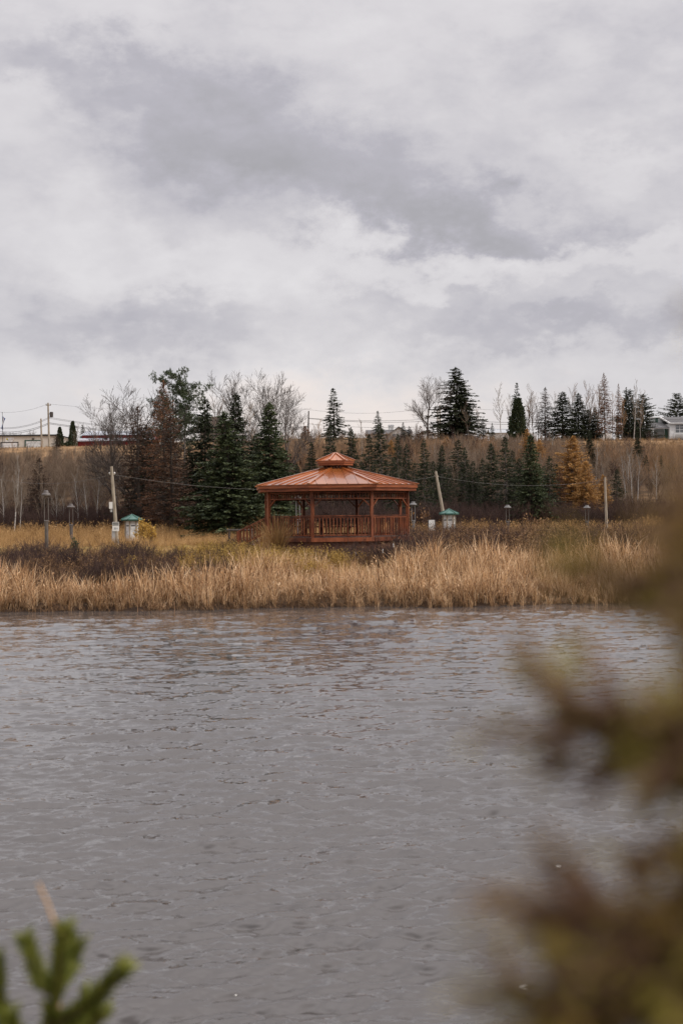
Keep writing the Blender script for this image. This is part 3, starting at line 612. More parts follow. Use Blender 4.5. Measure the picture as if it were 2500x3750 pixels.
# woods on the slope: mass of leafless saplings
sap = []
for i_ in range(6):
    a, b = bare_tree(400+i_, 4.6, .030, clear=.2, spread=.42, levels=2, kids=(13, 5), upright=.5, lenf=.34, tmin=.011, stems=3, wig=.12)
    sap.append((a, b))
for i_ in range(4):
    a, b = bare_tree(410+i_, 3.6, .030, clear=.08, spread=.75, levels=2, kids=(10, 6), upright=.3, lenf=.5, tmin=.012, stems=4, wig=.16)
    sap.append((a, b))
def saps(m, pre):
    out = []
    for i_, (a, b) in enumerate(sap):
        for q_, me in enumerate((a, b)):
            me2 = me.copy(); me2.materials.clear(); out.append(template('%s%d%d' % (pre, i_, q_), me2, m))
    return out
def sap_pts(n, keep, y0=116, y1=186): return pts_in(n, y0, y1, .285, keep)
def both(name, m, P, sc, label, pre):
    ts = [t_ for t_ in saps(m, pre)]; scatter(name, ts, np.concatenate([P, P]), np.concatenate([sc, sc]), label, 'thicket', tilt=.06)
cap = lambda x, y: (.55+.45*sm(118, 134, y))*(1-.72*sm(150, 182, y))*np.where(x/y < -.10, 1-.35*sm(140, 165, y), 1)
P = sap_pts(6400, lambda x, y: (.55+1.2*vn(x*.06, y*.08))*(1-.9*sm(160, 175, y)*(1-sm(-.10, -.06, x/y)))*(1-.9*sm(165, 175, y)*sm(.14, .17, x/y))); sc = RNG.uniform(.35, .85, len(P))*(.9+.7*vn(P[:, 0]*.08, P[:, 1]*.05))*cap(P[:, 0], P[:, 1])
P2 = sap_pts(1500, lambda x, y: (.4+1.4*vn(x*.09+20, y*.08))*(1-sm(160, 172, y))); both('dark_thicket', M_twigd, P2, RNG.uniform(.3, .75, len(P2)), 'dark leafless bushes scattered through the slope', 'j')
both('grey_thicket', M_twig, P, sc, 'grey leafless saplings and undergrowth covering the slope', 'k')
P = sap_pts(5600, lambda x, y: (.10+.6*sm(-30, 0, x)+1.2*vn(x*.07+9, y*.07))*sm(132, 158, y)*(1-.85*sm(168, 178, y)*(1-np.exp(-((x/y-.02)/.09)**2)))); sc = RNG.uniform(.35, .75, len(P))*cap(P[:, 0], P[:, 1])
both('reddish_thicket', M_twigr, P, sc, 'orange brown leafless bushes on the upper slope', 'l')
P = sap_pts(4600, lambda x, y: .9+.5*vn(x*.1, y*.1), 111, 124); sc = RNG.uniform(.28, .55, len(P))
both('maroon_thicket', M_twigd, P, sc, 'dark maroon undergrowth at the foot of the woods', 'm')

# ------------------------------------------------------------------ individual trees
S_, SB, ST = 'spruce_tree', 'spruce_tree', 'spruce_tree'
def tree(kind, px, top, d, hw, label, group=None, rz=None):
    tab = {'spruce': (spr, M_barkd, M_needle, 'spruce_tree', 'spruce'), 'darkspruce': (irr, M_barkd, M_needle_d, 'spruce_tree', 'spruce'),
           'bspruce': (sprb, M_bark, M_needle_b, 'spruce_tree', 'spruce'), 'tspruce': (sprt, M_barkd, M_needle_d, 'spruce_tree', 'spruce'),
           'rust': (dead, M_barkd, M_rust, 'larch_tree', 'larch'), 'rustd': (dead, M_barkd, M_rustd, 'larch_tree', 'larch'), 'larch': (lar, M_bark, M_larch, 'larch_tree', 'larch'),
           'pine': (pine, M_bark, M_needle_p, 'pine_tree', 'pine'), 'pined': (bsh, M_barkd, M_needle_d, 'pine_tree', 'pine'),
           'thuja': (thu, M_barkd, M_thuja, 'cedar_tree', 'cedar')}
    vs, tm, cm, nm, cat = tab[kind]; tr, cr, H0, R0 = vs[len(C.objects) % len(vs)]
    key = (cr.name, cm.name)
    if key not in tree.c:
        c2 = cr.copy(); c2.materials.clear(); c2.materials.append(cm); t2 = tr.copy(); t2.materials.clear(); t2.materials.append(tm); tree.c[key] = (t2, c2)
    t2, c2 = tree.c[key]
    return put_tree(nm, t2, c2, px, top, d, label, cat, H0, tm, cm, group, wide=hw/F*d*(random.uniform(1.28, 1.6) if kind not in ('thuja', 'pined') else 1), wide0=R0, rz=rz)
tree.c = {}
def bare(kind, px, top, d, label, group=None, wide=1., rz=None, tw=None):
    vs, tm, cm, nm = {'maple': (maple, M_barkd, M_twigk, 'bare_tree'), 'slim': (slim, M_bark, M_twig, 'bare_tree'), 'slimr': (slim, M_bark, M_twigr, 'bare_tree'), 'birch': (birch, M_birch, M_twigp, 'birch_tree'), 'darkm': (maple, M_barkd, M_twigd, 'bare_tree')}[kind]
    tr, cr, H0, _ = vs[len(C.objects) % len(vs)]; key = (cr.name, cm.name, tm.name)
    if key not in tree.c:
        c2 = cr.copy(); c2.materials.clear(); c2.materials.append(cm); t2 = tr.copy(); t2.materials.clear(); t2.materials.append(tm); tree.c[key] = (t2, c2)
    t2, c2 = tree.c[key]; p = at(px, top, d); z = Tz(p.x, d); k = (p.z-z)/max(v_.co.z for v_ in c2.vertices)*1.0 if key not in bare.h else (p.z-z)/bare.h[key]
    if key not in bare.h: bare.h[key] = max(v_.co.z for v_ in c2.vertices)
    root = thing(nm, label, 'birch' if kind == 'birch' else 'bare tree', (p.x, d, z-.05), random.uniform(0, 6.28) if rz is None else rz, group); root.scale = (k*wide, k*wide, k)
    link('trunk', t2, tm, root); link('branches', c2, cm, root); return root
bare.h = {}
# left group
bare('maple', 500, 1400, 118, 'broad bare tree with fine twigs, leftmost of the tall group by the red barn', wide=1.25)
bare('maple', 430, 1440, 124, 'smaller bare tree leaning out beside the red barn roof, left of the rusty conifers')
tree('rustd', 512, 1492, 112, 85, 'dark conifer with rust brown tips, leftmost of the tall conifers')
tree('darkspruce', 545, 1560, 118, 95, 'dark spruce half hidden behind the two rust brown conifers')
tree('rust', 592, 1400, 109, 92, 'tall rust brown conifer with thinning needles in front of the white pine')
tree('rustd', 625, 1520, 106, 105, 'dull brown lower conifer with a pale trunk in front of the rust brown one')
tree('pine', 650, 1366, 128, 100, 'tall white pine with open crown and pale forked trunks behind the rusty conifer')
tree('darkspruce', 745, 1458, 112, 75, 'narrow dark spruce standing between the pine and the pair of spruces')
bare('slim', 787, 1430, 122, 'thin bare tree rising in front of the brown gabled roof')
tree('darkspruce', 866, 1443, 110, 85, 'tallest dark spruce left of the gazebo, behind a paler spruce')
tree('spruce', 850, 1512, 100, 118, 'paler blue green spruce with visible trunk nearest left of the gazebo steps')
tree('spruce', 983, 1474, 108, 112, 'full dark green spruce directly behind the left end of the gazebo roof')
tree('darkspruce', 925, 1600, 114, 70, 'low dark spruce filling the gap between the two big spruces left of the gazebo')
tree('darkspruce', 690, 1640, 112, 60, 'low dark spruce under the white pine')
bare('maple', 880, 1352, 138, 'large bare tree behind the tallest dark spruce, its crown open against the sky')
bare('maple', 975, 1352, 140, 'large bare tree with rounded crown behind the full spruce')
bare('maple', 1045, 1400, 136, 'bare tree spreading to the right behind the full spruce', wide=1.1)
bare('slim', 925, 1475, 130, 'thin dark bare tree between the two large bare crowns')
# behind the gazebo
tree('tspruce', 1222, 1424, 176, 46, 'lone spruce on the ridge right above the gazebo cupola')
bare('slimr', 1170, 1530, 165, 'bushy leafless tree left of the lone ridge spruce'); bare('slimr', 1255, 1590, 150, 'orange brown leafless tree just right of the cupola')
tree('bspruce', 1207, 1560, 128, 44, 'spruce behind the cupola, left of two similar ones'); tree('bspruce', 1287, 1568, 124, 46, 'spruce rising just right of the cupola')
tree('bspruce', 1348, 1592, 126, 44, 'short spruce in front of the grey roofed house'); tree('bspruce', 1392, 1552, 124, 50, 'taller spruce standing in front of the dark grey roof')
tree('tspruce', 1383, 1506, 180, 22, 'small pointed spruce on the ridge left of the white chimney')
tree('tspruce', 1474, 1548, 178, 16, 'tiny spruce in front of the white gable of the grey roofed house'); tree('tspruce', 1498, 1562, 178, 18, 'tiny spruce just right of the white gable')
tree('bspruce', 1483, 1628, 122, 34, 'thin spruce above the right end of the gazebo roof'); tree('bspruce', 1550, 1614, 118, 44, 'spruce just right of the gazebo roof')
tree('bspruce', 1616, 1630, 120, 40, 'narrow spruce directly behind the leaning pole by the green roofed hut'); tree('bspruce', 1671, 1612, 134, 46, 'thin pale green spruce up the slope from the green roofed hut')
tree('bspruce', 1440, 1680, 116, 38, 'short sparse spruce low behind the gazebo roof'); tree('bspruce', 1730, 1690, 120, 40, 'short sparse spruce low on the slope right of the hut')
tree('bspruce', 1798, 1626, 122, 48, 'sparse spruce left of the darker pair at the middle of the slope'); tree('bspruce', 1852, 1600, 119, 50, 'dark topped spruce behind the middle lamp post')
tree('spruce', 1948, 1592, 113, 66, 'largest dark spruce on the right slope, left of the golden larch'); tree('bspruce', 2010, 1672, 117, 46, 'sparse spruce between the largest right slope spruce and the golden larch')
tree('bspruce', 1900, 1680, 120, 44, 'short sparse spruce beside the largest spruce on the right slope')
tree('larch', 2092, 1600, 122, 82, 'golden orange larch on the right slope, brightest tree in view')
tree('larch', 2140, 1690, 118, 60, 'lower golden larch beside the brightest one'); tree('larch', 2205, 1740, 121, 36, 'small dull golden larch right of the pair'); tree('rust', 2045, 1720, 119, 40, 'dull rusty larch left of the brightest larch'); tree('bspruce', 2255, 1720, 124, 34, 'small sparse spruce left of the birch trio')
tree('larch', 1930, 1572, 150, 36, 'narrow orange larch rising behind the largest right slope spruce'); tree('larch', 1634, 1600, 158, 26, 'small orange larch below the big ridge spruce')
tree('larch', 1975, 1610, 148, 34, 'orange larch peeping out right of the largest slope spruce'); tree('larch', 1430, 1612, 150, 30, 'orange brown larch below the grey roofed house', rz=1)
tree('rust', 1100, 1640, 140, 40, 'rust brown larch between the full spruce and the cupola'); tree('rust', 1050, 1660, 136, 36, 'rust brown larch close to the full spruce left of the cupola')
tree('rust', 1540, 1560, 160, 30, 'rust brown larch below the pale shed on the ridge'); tree('rust', 1740, 1600, 155, 34, 'rust brown larch below the small ridge spruce'); tree('rust', 1850, 1590, 160, 30, 'rust brown larch below the dark arborvitae')
# ridge, right half
bare('maple', 1562, 1372, 188, 'big bare tree on the ridge left of the tallest ridge spruce', wide=1.25)
tree('darkspruce', 1661, 1346, 190, 74, 'tallest spruce on the ridge, dark and full'); tree('darkspruce', 1690, 1400, 192, 52, 'second spruce grown into the right side of the tallest ridge spruce')
bare('slim', 1713, 1462, 186, 'thin crooked bare tree right of the tallest ridge spruce'); tree('tspruce', 1767, 1534, 182, 26, 'small dark spruce alone on the ridge right of the tall one'); tree('tspruce', 1800, 1550, 188, 12, 'very small spruce beside the lone small one')
bare('birch', 1832, 1396, 188, 'slender bare tree on the ridge left of the dark arborvitae'); tree('tspruce', 1890, 1404, 192, 30, 'open topped spruce behind the dark arborvitae')
tree('thuja', 1894, 1462, 184, 36, 'dark egg shaped arborvitae on the ridge'); bare('slimr', 1938, 1455, 192, 'thin bare tree just right of the dark arborvitae')
tree('rustd', 1992, 1420, 192, 34, 'thin brownish spruce among bare trees on the ridge', rz=.4); bare('slim', 1968, 1450, 194, 'bare tree left of the thin brownish spruce')
tree('darkspruce', 2058, 1436, 190, 52, 'dark spruce at the left of the ridge grove'); tree('darkspruce', 2112, 1440, 192, 48, 'dark spruce second in the ridge grove'); tree('darkspruce', 2150, 1500, 194, 36, 'short dark spruce inside the ridge grove')
bare('slimr', 2126, 1388, 194, 'tall thin bare tree above the dark spruces of the ridge grove'); bare('slim', 2180, 1382, 194, 'tall bare tree left of the rusty larch on the ridge')
tree('rust', 2212, 1368, 192, 32, 'tall rusty larch on the ridge near the twin poles'); tree('darkspruce', 2176, 1490, 196, 24, 'thin dark spruce under the tall bare tree of the ridge grove')
tree('rust', 2262, 1406, 196, 18, 'thin rusty larch just left of the tall pale pole', rz=2); bare('birch', 2316, 1384, 198, 'bare birch above the dark pine cluster left of the white house')
tree('pined', 2300, 1430, 200, 62, 'dark pine, left part of the cluster before the white house'); tree('pined', 2352, 1446, 202, 62, 'dark pine, right part of the cluster before the white house')
tree('tspruce', 2290, 1420, 206, 20, 'pointed spruce top in the dark pine cluster'); tree('pined', 2475, 1442, 262, 62, 'round dark pine behind the white house')
tree('darkspruce', 2330, 1540, 204, 44, 'low dark spruce at the foot of the pine cluster')
# right slope
tree('darkspruce', 2154, 1582, 150, 30, 'small dark spruce right behind the golden larch'); tree('darkspruce', 2331, 1590, 152, 22, 'narrow dark spruce at the slope top below the white house')
tree('tspruce', 2364, 1668, 146, 18, 'small dark spruce just right of the narrow one below the white house'); tree('tspruce', 2418, 1668, 150, 13, 'smallest spruce on the right slope below the carport')
for px, top, lb in ((2290, 1640, 'white trunked birch left of a pair on the right slope'), (2312, 1630, 'white trunked birch, middle one on the right slope'), (2330, 1655, 'white trunked birch, right one on the right slope'), (2200, 1690, 'pale birch between the golden larch and the birch trio'), (2400, 1660, 'pale birch below the white house carport')):
    bare('birch', px, top, 130, lb)
for px, top, d, lb in ((14, 1700, 112, 'white birch at the far left edge of the picture'), (48, 1655, 110, 'brightest white birch on the left, twigs spreading above the lamp posts'), (70, 1740, 111, 'short thin birch just right of the brightest one'),
                      (150, 1700, 116, 'grey birch between the two left lamp posts, with wide spreading limbs'), (205, 1760, 114, 'short leaning birch behind the nearer lamp post'), (290, 1700, 114, 'pale birch in the middle of the left thicket'),
                      (325, 1720, 116, 'pale birch just left of the leaning utility pole'), (350, 1690, 118, 'tall pale birch behind the leaning utility pole'), (232, 1790, 115, 'small birch right of the short leaning one')):
    bare('birch' if px not in (150,) else 'slim', px, top, d, lb, wide=1.25 if px == 150 else 1.)
bare('slim', 275, 1545, 176, 'bare sapling in front of the second arborvitae by the barn'); tree('rustd', 205, 1590, 172, 26, 'brown bare conifer in front of the first arborvitae'); bare('slimr', 45, 1600, 176, 'leafless sapling in front of the cream garage')
bare('slimr', 150, 1600, 178, 'leafless sapling in front of the green framed garage door'); tree('rustd', 140, 1680, 122, 60, 'dark brown twiggy tree with wide branches behind the nearer lamp post')
# fillers: each says where it stands
rf = np.random.default_rng(99)
for px, top, hw in ((1610, 1700, 40), (1690, 1720, 40), (1745, 1730, 40), (1800, 1740, 36), (1860, 1750, 36), (1030, 1640, 40), (1090, 1700, 34), (1140, 1620, 34), (1250, 1650, 36), (1320, 1690, 36), (1455, 1590, 26), (1515, 1700, 34), (1585, 1690, 34), (1640, 1720, 34), (1705, 1640, 36), (1765, 1680, 38), (1822, 1720, 34), (1878, 1650, 36), (1925, 1730, 34), (1985, 1720, 38), (2040, 1700, 34)):
    nb_ = 'behind the gazebo roof' if px < 1500 else 'between the right hut and the middle lamp post' if px < 1830 else 'beside the largest slope spruce'
    tree('bspruce', px, top, float(rf.uniform(117, 138)), hw, 'small sparse spruce half hidden '+nb_, 'small spruces in the slope brush')
for px, top, lb in ((1010, 1520, 'thin bare tree on the ridge right of the full spruce'), (1075, 1545, 'thin reddish bare tree on the ridge left of the dark pole'), (1150, 1545, 'thin reddish bare tree just right of the dark pole'), (1275, 1560, 'thin reddish bare tree right of the lone ridge spruce'), (1320, 1530, 'thin bare tree left of the grey roofed house'), (1430, 1560, 'thin bare tree in front of the white chimney'), (1520, 1540, 'thin bare tree between grey house and pale shed')):
    bare('slimr' if 'reddish' in lb else 'slim', px, top, 176, lb)
for px, top, lb in ((1745, 1490, 'slight bare tree left of the lone small ridge spruce'), (1860, 1440, 'bare tree left of the dark arborvitae crown'), (1925, 1400, 'tall slight bare tree right of the arborvitae'), (1950, 1430, 'bare tree before the thin brownish spruce'), (2030, 1430, 'bare tree left of the ridge grove'), (2090, 1400, 'bare tree in the middle of the ridge grove'), (2150, 1400, 'bare tree at the right of the ridge grove'), (2200, 1420, 'bare tree tangled with the rusty larch'), (2240, 1430, 'bare tree between rusty larch and thin larch'), (2275, 1440, 'bare tree by the tallest pale pole'), (2340, 1420, 'bare tree behind the dark pines')):
    bare('slim' if len(lb) % 2 else 'slimr', px, top, 193, lb)
# many alike slender trees on the slope
for k in range(58):
    px = 330+k*36+random.uniform(-16, 16) if k < 58 else 0
    if 560 < px < 1020 and k % 2: continue
    d = random.uniform(120, 160); base_py = 1890-(Tz((px-1250)/F*d, d)-3)/d*F; top = base_py-F*random.uniform(3.8, 6.5)/d
    where = 'in the woods behind the left utility pole and hut' if px < 580 else 'among the big spruces left of the gazebo' if px < 1000 else 'on the slope behind the gazebo roof' if px < 1530 else 'on the slope between the gazebo and the largest slope spruce' if px < 1900 else 'on the slope around the golden larch' if px < 2200 else 'on the far right slope below the white house'
    kd = k % 4; bare(('slim', 'slimr', 'slim', 'birch')[kd], px, max(top, 1570), d, ('slender grey leafless tree ', 'slender reddish leafless tree ', 'slender grey leafless tree ', 'slender pale barked birch ')[kd]+where, 'slender leafless trees on the slope')
for k, px in enumerate(np.linspace(10, 480, 14)):
    d = 320; p = at(px, random.uniform(1570, 1584) if px < 330 else 1590, d)
    bare('maple', px+random.uniform(-8, 8), 1574+random.uniform(-5, 8), d, 'far leafless tree above the cream garage roof', 'far leafless trees behind the garage') if px < 130 else None

# ------------------------------------------------------------------ gazebo
PHI = R_(-17.3); ZG = Tz(GX, GY); ZD = 2.10; R_E, R_P = 3.93, 3.41
gz = thing('gazebo', 'red stained wooden gazebo with eight sided copper coloured roof and cupola', 'gazebo', (GX, GY, ZG)); gz.scale = (.957, .957, 1)
def vx(k, R, z=0.):
    a = PHI+k*math.pi/4; return Vector((R*math.sin(a), -R*math.cos(a), z-ZG))
def ring(k0, R, z): return [vx(k, R, z) for k in range(8)]
# deck
b = MB(); pts = [(vx(k, 3.62).x, vx(k, 3.62).y) for k in range(8)]; b.prism(pts, ZD-.05-ZG, ZD-ZG); b.build('floor', M_cedard, gz)
b = MB()
for k in range(8):
    p, q = vx(k, 3.50, 0), vx(k+1, 3.50, 0); b.poly([(p.x, p.y, -.2), (q.x, q.y, -.2), (q.x, q.y, ZD-.052-ZG), (p.x, p.y, ZD-.052-ZG)], (0, 1, 2, 3))
b.build('skirt', M_cedard, gz)
for k in range(8):
    if k == 6: continue
    p, q = vx(k, 3.66, ZD-.09), vx(k+1, 3.66, ZD-.09); MB().bar(p, q, .05, .17).build('rim_board', M_cedar, gz)
# posts
pm = MB().box(-.065, .065, -.065, .065, 0, 1.98); pme = pm.mesh('post')
for k in range(8):
    p = vx(k, R_P, ZD); link('post', pme, M_cedar, gz, loc=p, rot=(0, 0, PHI+k*math.pi/4))
br = MB()
side = R_P*2*math.sin(math.pi/8)
# beams, friezes, braces, rails
bal = MB().box(-.02, .02, -.02, .02, 0, .76).mesh('baluster'); spi = MB().box(-.016, .016, -.016, .016, 0, .22).mesh('spindle')
for k in range(8):
    P0, P1 = vx(k, R_P, 0), vx(k+1, R_P, 0); d = (P1-P0).normalized(); m_ = (P0+P1)/2; ang = math.atan2(d.y, d.x); nrm = Vector((d.y, -d.x, 0))
    def Z(p, z): return Vector((p.x, p.y, z-ZG))
    MB().bar(Z(P0, 4.10)+d*.0, Z(P1, 4.10), .10, .16).build('beam', M_cedard, gz)
    a, c_ = P0+d*.066, P1-d*.066
    MB().bar(Z(a, 3.995), Z(c_, 3.995), .045, .035).build('frieze_rail', M_cedar, gz)
    MB().bar(Z(a, 3.745), Z(c_, 3.745), .045, .045).build('frieze_rail', M_cedar, gz)
    n = 19
    for i_ in range(n):
        p = a+(c_-a)*((i_+.5)/n); link('spindle', spi, M_cedar, gz, loc=Z(p, 3.765), rot=(0, 0, ang))
    for pp, s in ((P0, 1), (P1, -1)):
        q = pp+d*s*.065; e_ = pp+d*s*.40; MB().bar(Z(q, 3.42), Z(e_, 3.73), .045, .085, up=(nrm.x, nrm.y, 0)).build('brace', M_cedar, gz)
    if k == 6: continue
    MB().bar(Z(a, 3.015), Z(c_, 3.015), .12, .04).build('handrail', M_cedar, gz)
    MB().bar(Z(a, 2.95), Z(c_, 2.95), .04, .06).build('upper_rail', M_cedar, gz)
    MB().bar(Z(a, 2.19), Z(c_, 2.19), .04, .06).build('lower_rail', M_cedar, gz)
    n = 16
    for i_ in range(n):
        p = a+(c_-a)*((i_+.5)/n)+nrm*.042; link('baluster', bal, M_cedar, gz, loc=Z(p, 2.17), rot=(0, 0, ang))
# ceiling under the roof (rafters)
for k in range(8):
    MB().bar(vx(k, R_P, 4.15), vx(k, .5, 4.93), .05, .12).build('rafter', M_cedard, gz)
# roof built facet by facet
T22 = math.tan(math.pi/8)
def roof(RE, ZE, RI, ZI, nstr, pname, cap_w, seam_h, thick=.02, fas=None):
    Ae, Ai = RE*math.cos(math.pi/8), RI*math.cos(math.pi/8)
    def zz(a_): return ZE+(ZI-ZE)*(Ae-a_)/(Ae-Ai)-ZG
    for k in range(8):
        am = PHI+(k+.5)*math.pi/4; m = Vector((math.sin(am), -math.cos(am), 0)); t_ = Vector((math.cos(am), math.sin(am), 0)); hw = Ae*T22
        def Pt(s, a_, dz=0): q = m*a_+t_*s; return (q.x, q.y, zz(a_)+dz)
        ed = np.linspace(-hw, hw, nstr+1) if nstr < 4 else np.concatenate([[-hw], (np.arange(nstr-1)-(nstr-2)/2)*(2*hw/(nstr-.4)), [hw]])
        for s0, s1 in zip(ed[:-1], ed[1:]):
            ks = sorted(set([s0, s1]+[s for s in (-Ai*T22, Ai*T22, 0.) if s0 < s < s1])); low = [(s, max(Ai, abs(s)/T22)) for s in ks]; low = [(s, min(a_, Ae)) for s, a_ in low]
            pl = [(s1-.006, Ae), (s0+.006, Ae)]+low
            out = []
            for q in pl:
                if not out or (abs(out[-1][0]-q[0])+abs(out[-1][1]-q[1])) > 1e-3: out.append(q)
            if abs(out[-1][0]-out[0][0])+abs(out[-1][1]-out[0][1]) < 1e-3: out.pop()
            if len(out) < 3: continue
            n_ = len(out); B = MB(); B.poly([Pt(s, a_, 0) for s, a_ in out]+[Pt(s, a_, thick) for s, a_ in out], tuple(range(n_)), tuple(reversed(range(n, n))) if False else tuple(n_+i_ for i_ in reversed(range(n_))), *[(i_, n_+i_, n_+(i_+1) % n_, (i_+1) % n_) for i_ in range(n_)])
            B.build('roof_panel', M_copper, gz)
        for s in ed[1:-1]:
            a_ = max(Ai, abs(s)/T22)
            if Ae-a_ < .15: continue
            MB().bar(Pt(s, a_+.03, thick+seam_h/2), Pt(s, Ae+.015, thick+seam_h/2), .022, seam_h).build('roof_seam', M_copper, gz)
        # hip cap
        p0 = vx(k, RI, ZI+.038); p1 = vx(k, RE+.03, ZE+.038); MB().bar(p0, p1, cap_w, .05).build('hip_cap', M_copper, gz)
        # fascia: two boards, the upper proud of the lower
        for (r1, za, zb, w_) in fas:
            c1_, c2_ = vx(k, r1, 0), vx(k+1, r1, 0); i1, i2 = vx(k, r1-w_, 0), vx(k+1, r1-w_, 0); B = MB()
            B.poly([(c1_.x, c1_.y, za-ZG), (c2_.x, c2_.y, za-ZG), (i2.x, i2.y, za-ZG), (i1.x, i1.y, za-ZG), (c1_.x, c1_.y, zb-ZG), (c2_.x, c2_.y, zb-ZG), (i2.x, i2.y, zb-ZG), (i1.x, i1.y, zb-ZG)],
                   (0, 3, 2, 1), (4, 5, 6, 7), (0, 1, 5, 4), (1, 2, 6, 5), (2, 3, 7, 6), (3, 0, 4, 7)); B.build('fascia_board', M_cedarl, gz)
roof(R_E, 4.335, .62, 5.10, 7, 'main', .15, .032, fas=((3.90, 4.20, 4.325, .05), (3.83, 4.065, 4.197, .05)))
roof(.92, 5.43, .07, 5.76, 2, 'cupola', .09, .02, fas=((.90, 5.33, 5.42, .04), (.85, 5.235, 5.327, .04)))
MB().lathe([(.10, 5.755-ZG), (.09, 5.79-ZG), (.02, 5.82-ZG)], 8).build('roof_cap', M_copper, gz)
# soffit
b = MB(); 
for k in range(8):
    p, q = vx(k, 3.80, 4.062), vx(k+1, 3.80, 4.062); i1, i2 = vx(k, 3.46, 4.062), vx(k+1, 3.46, 4.062); b.poly([p, q, i2, i1], (0, 1, 2, 3))
b.build('soffit', M_cedard, gz)
# cupola walls: curb, louvre posts, head
b = MB()
for k in range(8):
    b.bar(vx(k, .60, 5.095), vx(k+1, .60, 5.095), .05, .09)
b.build('cupola_curb', M_cedard, gz)
lp = MB().box(-.025, .025, -.025, .025, 0, .14).mesh('cupola_post')
for k in range(8):
    for f in (0, .33, .66):
        p = vx(k, .56, 5.12)*(1-f)+vx(k+1, .56, 5.12)*f; link('cupola_post', lp, M_cedar, gz, loc=p, rot=(0, 0, PHI+k*math.pi/4))
b = MB()
for k in range(8): b.bar(vx(k, .58, 5.28), vx(k+1, .58, 5.28), .06, .06)
b.build('cupola_head', M_cedard, gz)
# steps to the left between posts 7 and 8, with rails
am = PHI+(-1.5)*math.pi/4; o = Vector((math.sin(am), -math.cos(am), 0)); sd_ = Vector((math.cos(am), math.sin(am), 0)); A0 = 3.62*math.cos(math.pi/8)
for i_ in range(4):
    z = ZD-.16*(i_+1)-ZG; p = o*(A0+.16+.28*i_); MB().bar(p-sd_*.85+Vector((0, 0, z)), p+sd_*.85+Vector((0, 0, z)), .30, .045).build('step', M_cedard, gz)
for s in (-.92, .92):
    st = MB(); a = o*A0+sd_*s; e_ = o*(A0+1.2)+sd_*s; st.bar(a+Vector((0, 0, ZD-.15-ZG)), e_+Vector((0, 0, ZD-.15-.72-ZG)), .05, .22); st.build('stringer', M_cedar, gz)
    pe = o*(R_P*math.cos(math.pi/8)+.10)+sd_*s; pf = o*(A0+1.18)+sd_*s
    MB().bar(pe+Vector((0, 0, 2.95-ZG)), pf+Vector((0, 0, 2.36-ZG)), .10, .05).build('handrail', M_cedar, gz)
    MB().bar(pe+Vector((0, 0, 2.30-ZG)), pf+Vector((0, 0, 1.72-ZG)), .05, .05).build('lower_rail', M_cedar, gz)
    MB().bar(pf+Vector((0, 0, -.1)), pf+Vector((0, 0, 2.38-ZG)), .11, .11).build('newel_post', M_cedar, gz)
    for j in range(8):
        f = (j+.6)/8.3; p = pe*(1-f)+pf*f; zb = 2.30-.58*f-ZG; zt = 2.95-.59*f-ZG; MB().bar(p+Vector((0, 0, zb)), p+Vector((0, 0, zt)), .04, .04).build('baluster', M_cedar, gz)
# picnic table inside
def picnic(px, d, rz, label):
    p = at(px, 1900, d); t_ = thing('picnic_table', label, 'picnic table', (p.x, d, ZD), rz, 'picnic tables inside the gazebo')
    for i_ in range(4): MB().box(-.9, .9, -.36+i_*.18, -.20+i_*.18, .70, .74).build('tabletop_plank', M_cedard, t_)
    for s in (-1, 1):
        for q_ in (0, 1): MB().box(-.9, .9, s*(.62+q_*.15)-.065, s*(.62+q_*.15)+.065, .42, .46).build('bench_plank', M_cedard, t_)
        MB().box(s*.65-.03, s*.65+.03, -.75, .75, .36, .42).build('bench_beam', M_cedard, t_); MB().box(s*.65-.03, s*.65+.03, -.34, .34, .64, .70).build('table_cleat', M_cedard, t_)
        for q_ in (-1, 1): MB().bar((s*.585, q_*.62, .0), (s*.585, q_*.22, .69), .05, .10, up=(1, 0, 0)).build('leg', M_cedard, t_)
picnic(1225, 62.6, .05, 'dark picnic table behind the middle railing of the gazebo')
picnic(1080, 63.8, .25, 'second picnic table behind the left railing of the gazebo')

# ornamental grass by the steps, sedge etc.
def tuft(px, d, h, label, m=M_gold, n=120, sx=.4, name='grass_tuft', bend=.5):
    p = at(px, 1900, d); r = np.random.default_rng(int(px)); V = []; Q = []
    for i_ in range(n):
        a = r.uniform(0, 6.28); bd = r.uniform(.1, bend); hh = h*r.uniform(.6, 1.1); dv = np.array([math.cos(a), math.sin(a), 0]); fs = np.array([-dv[1], dv[0], 0]); b_ = len(V)
        for j in range(5):
            t_ = j/4; w_ = .014*(1-t_*.8); q_ = dv*(.05+hh*bd*t_**1.5)+np.array([0, 0, hh*(t_-.3*bd*t_**3)]); V += [q_-fs*w_, q_+fs*w_]
            if j: k = b_+2*j; Q.append([k-2, k-1, k+1, k])
    return tag(link(name, mesh_np('tuft', V, Q), m, loc=(p.x, d, Tz(p.x, d))), label, 'grass')
tuft(1015, 58.6, 2.05, 'large tan ornamental grass tuft in front of the gazebo steps', n=300, bend=.75, m=M_gold)
tuft(968, 58.4, 1.3, 'smaller grass tuft left of the large tan one by the steps')
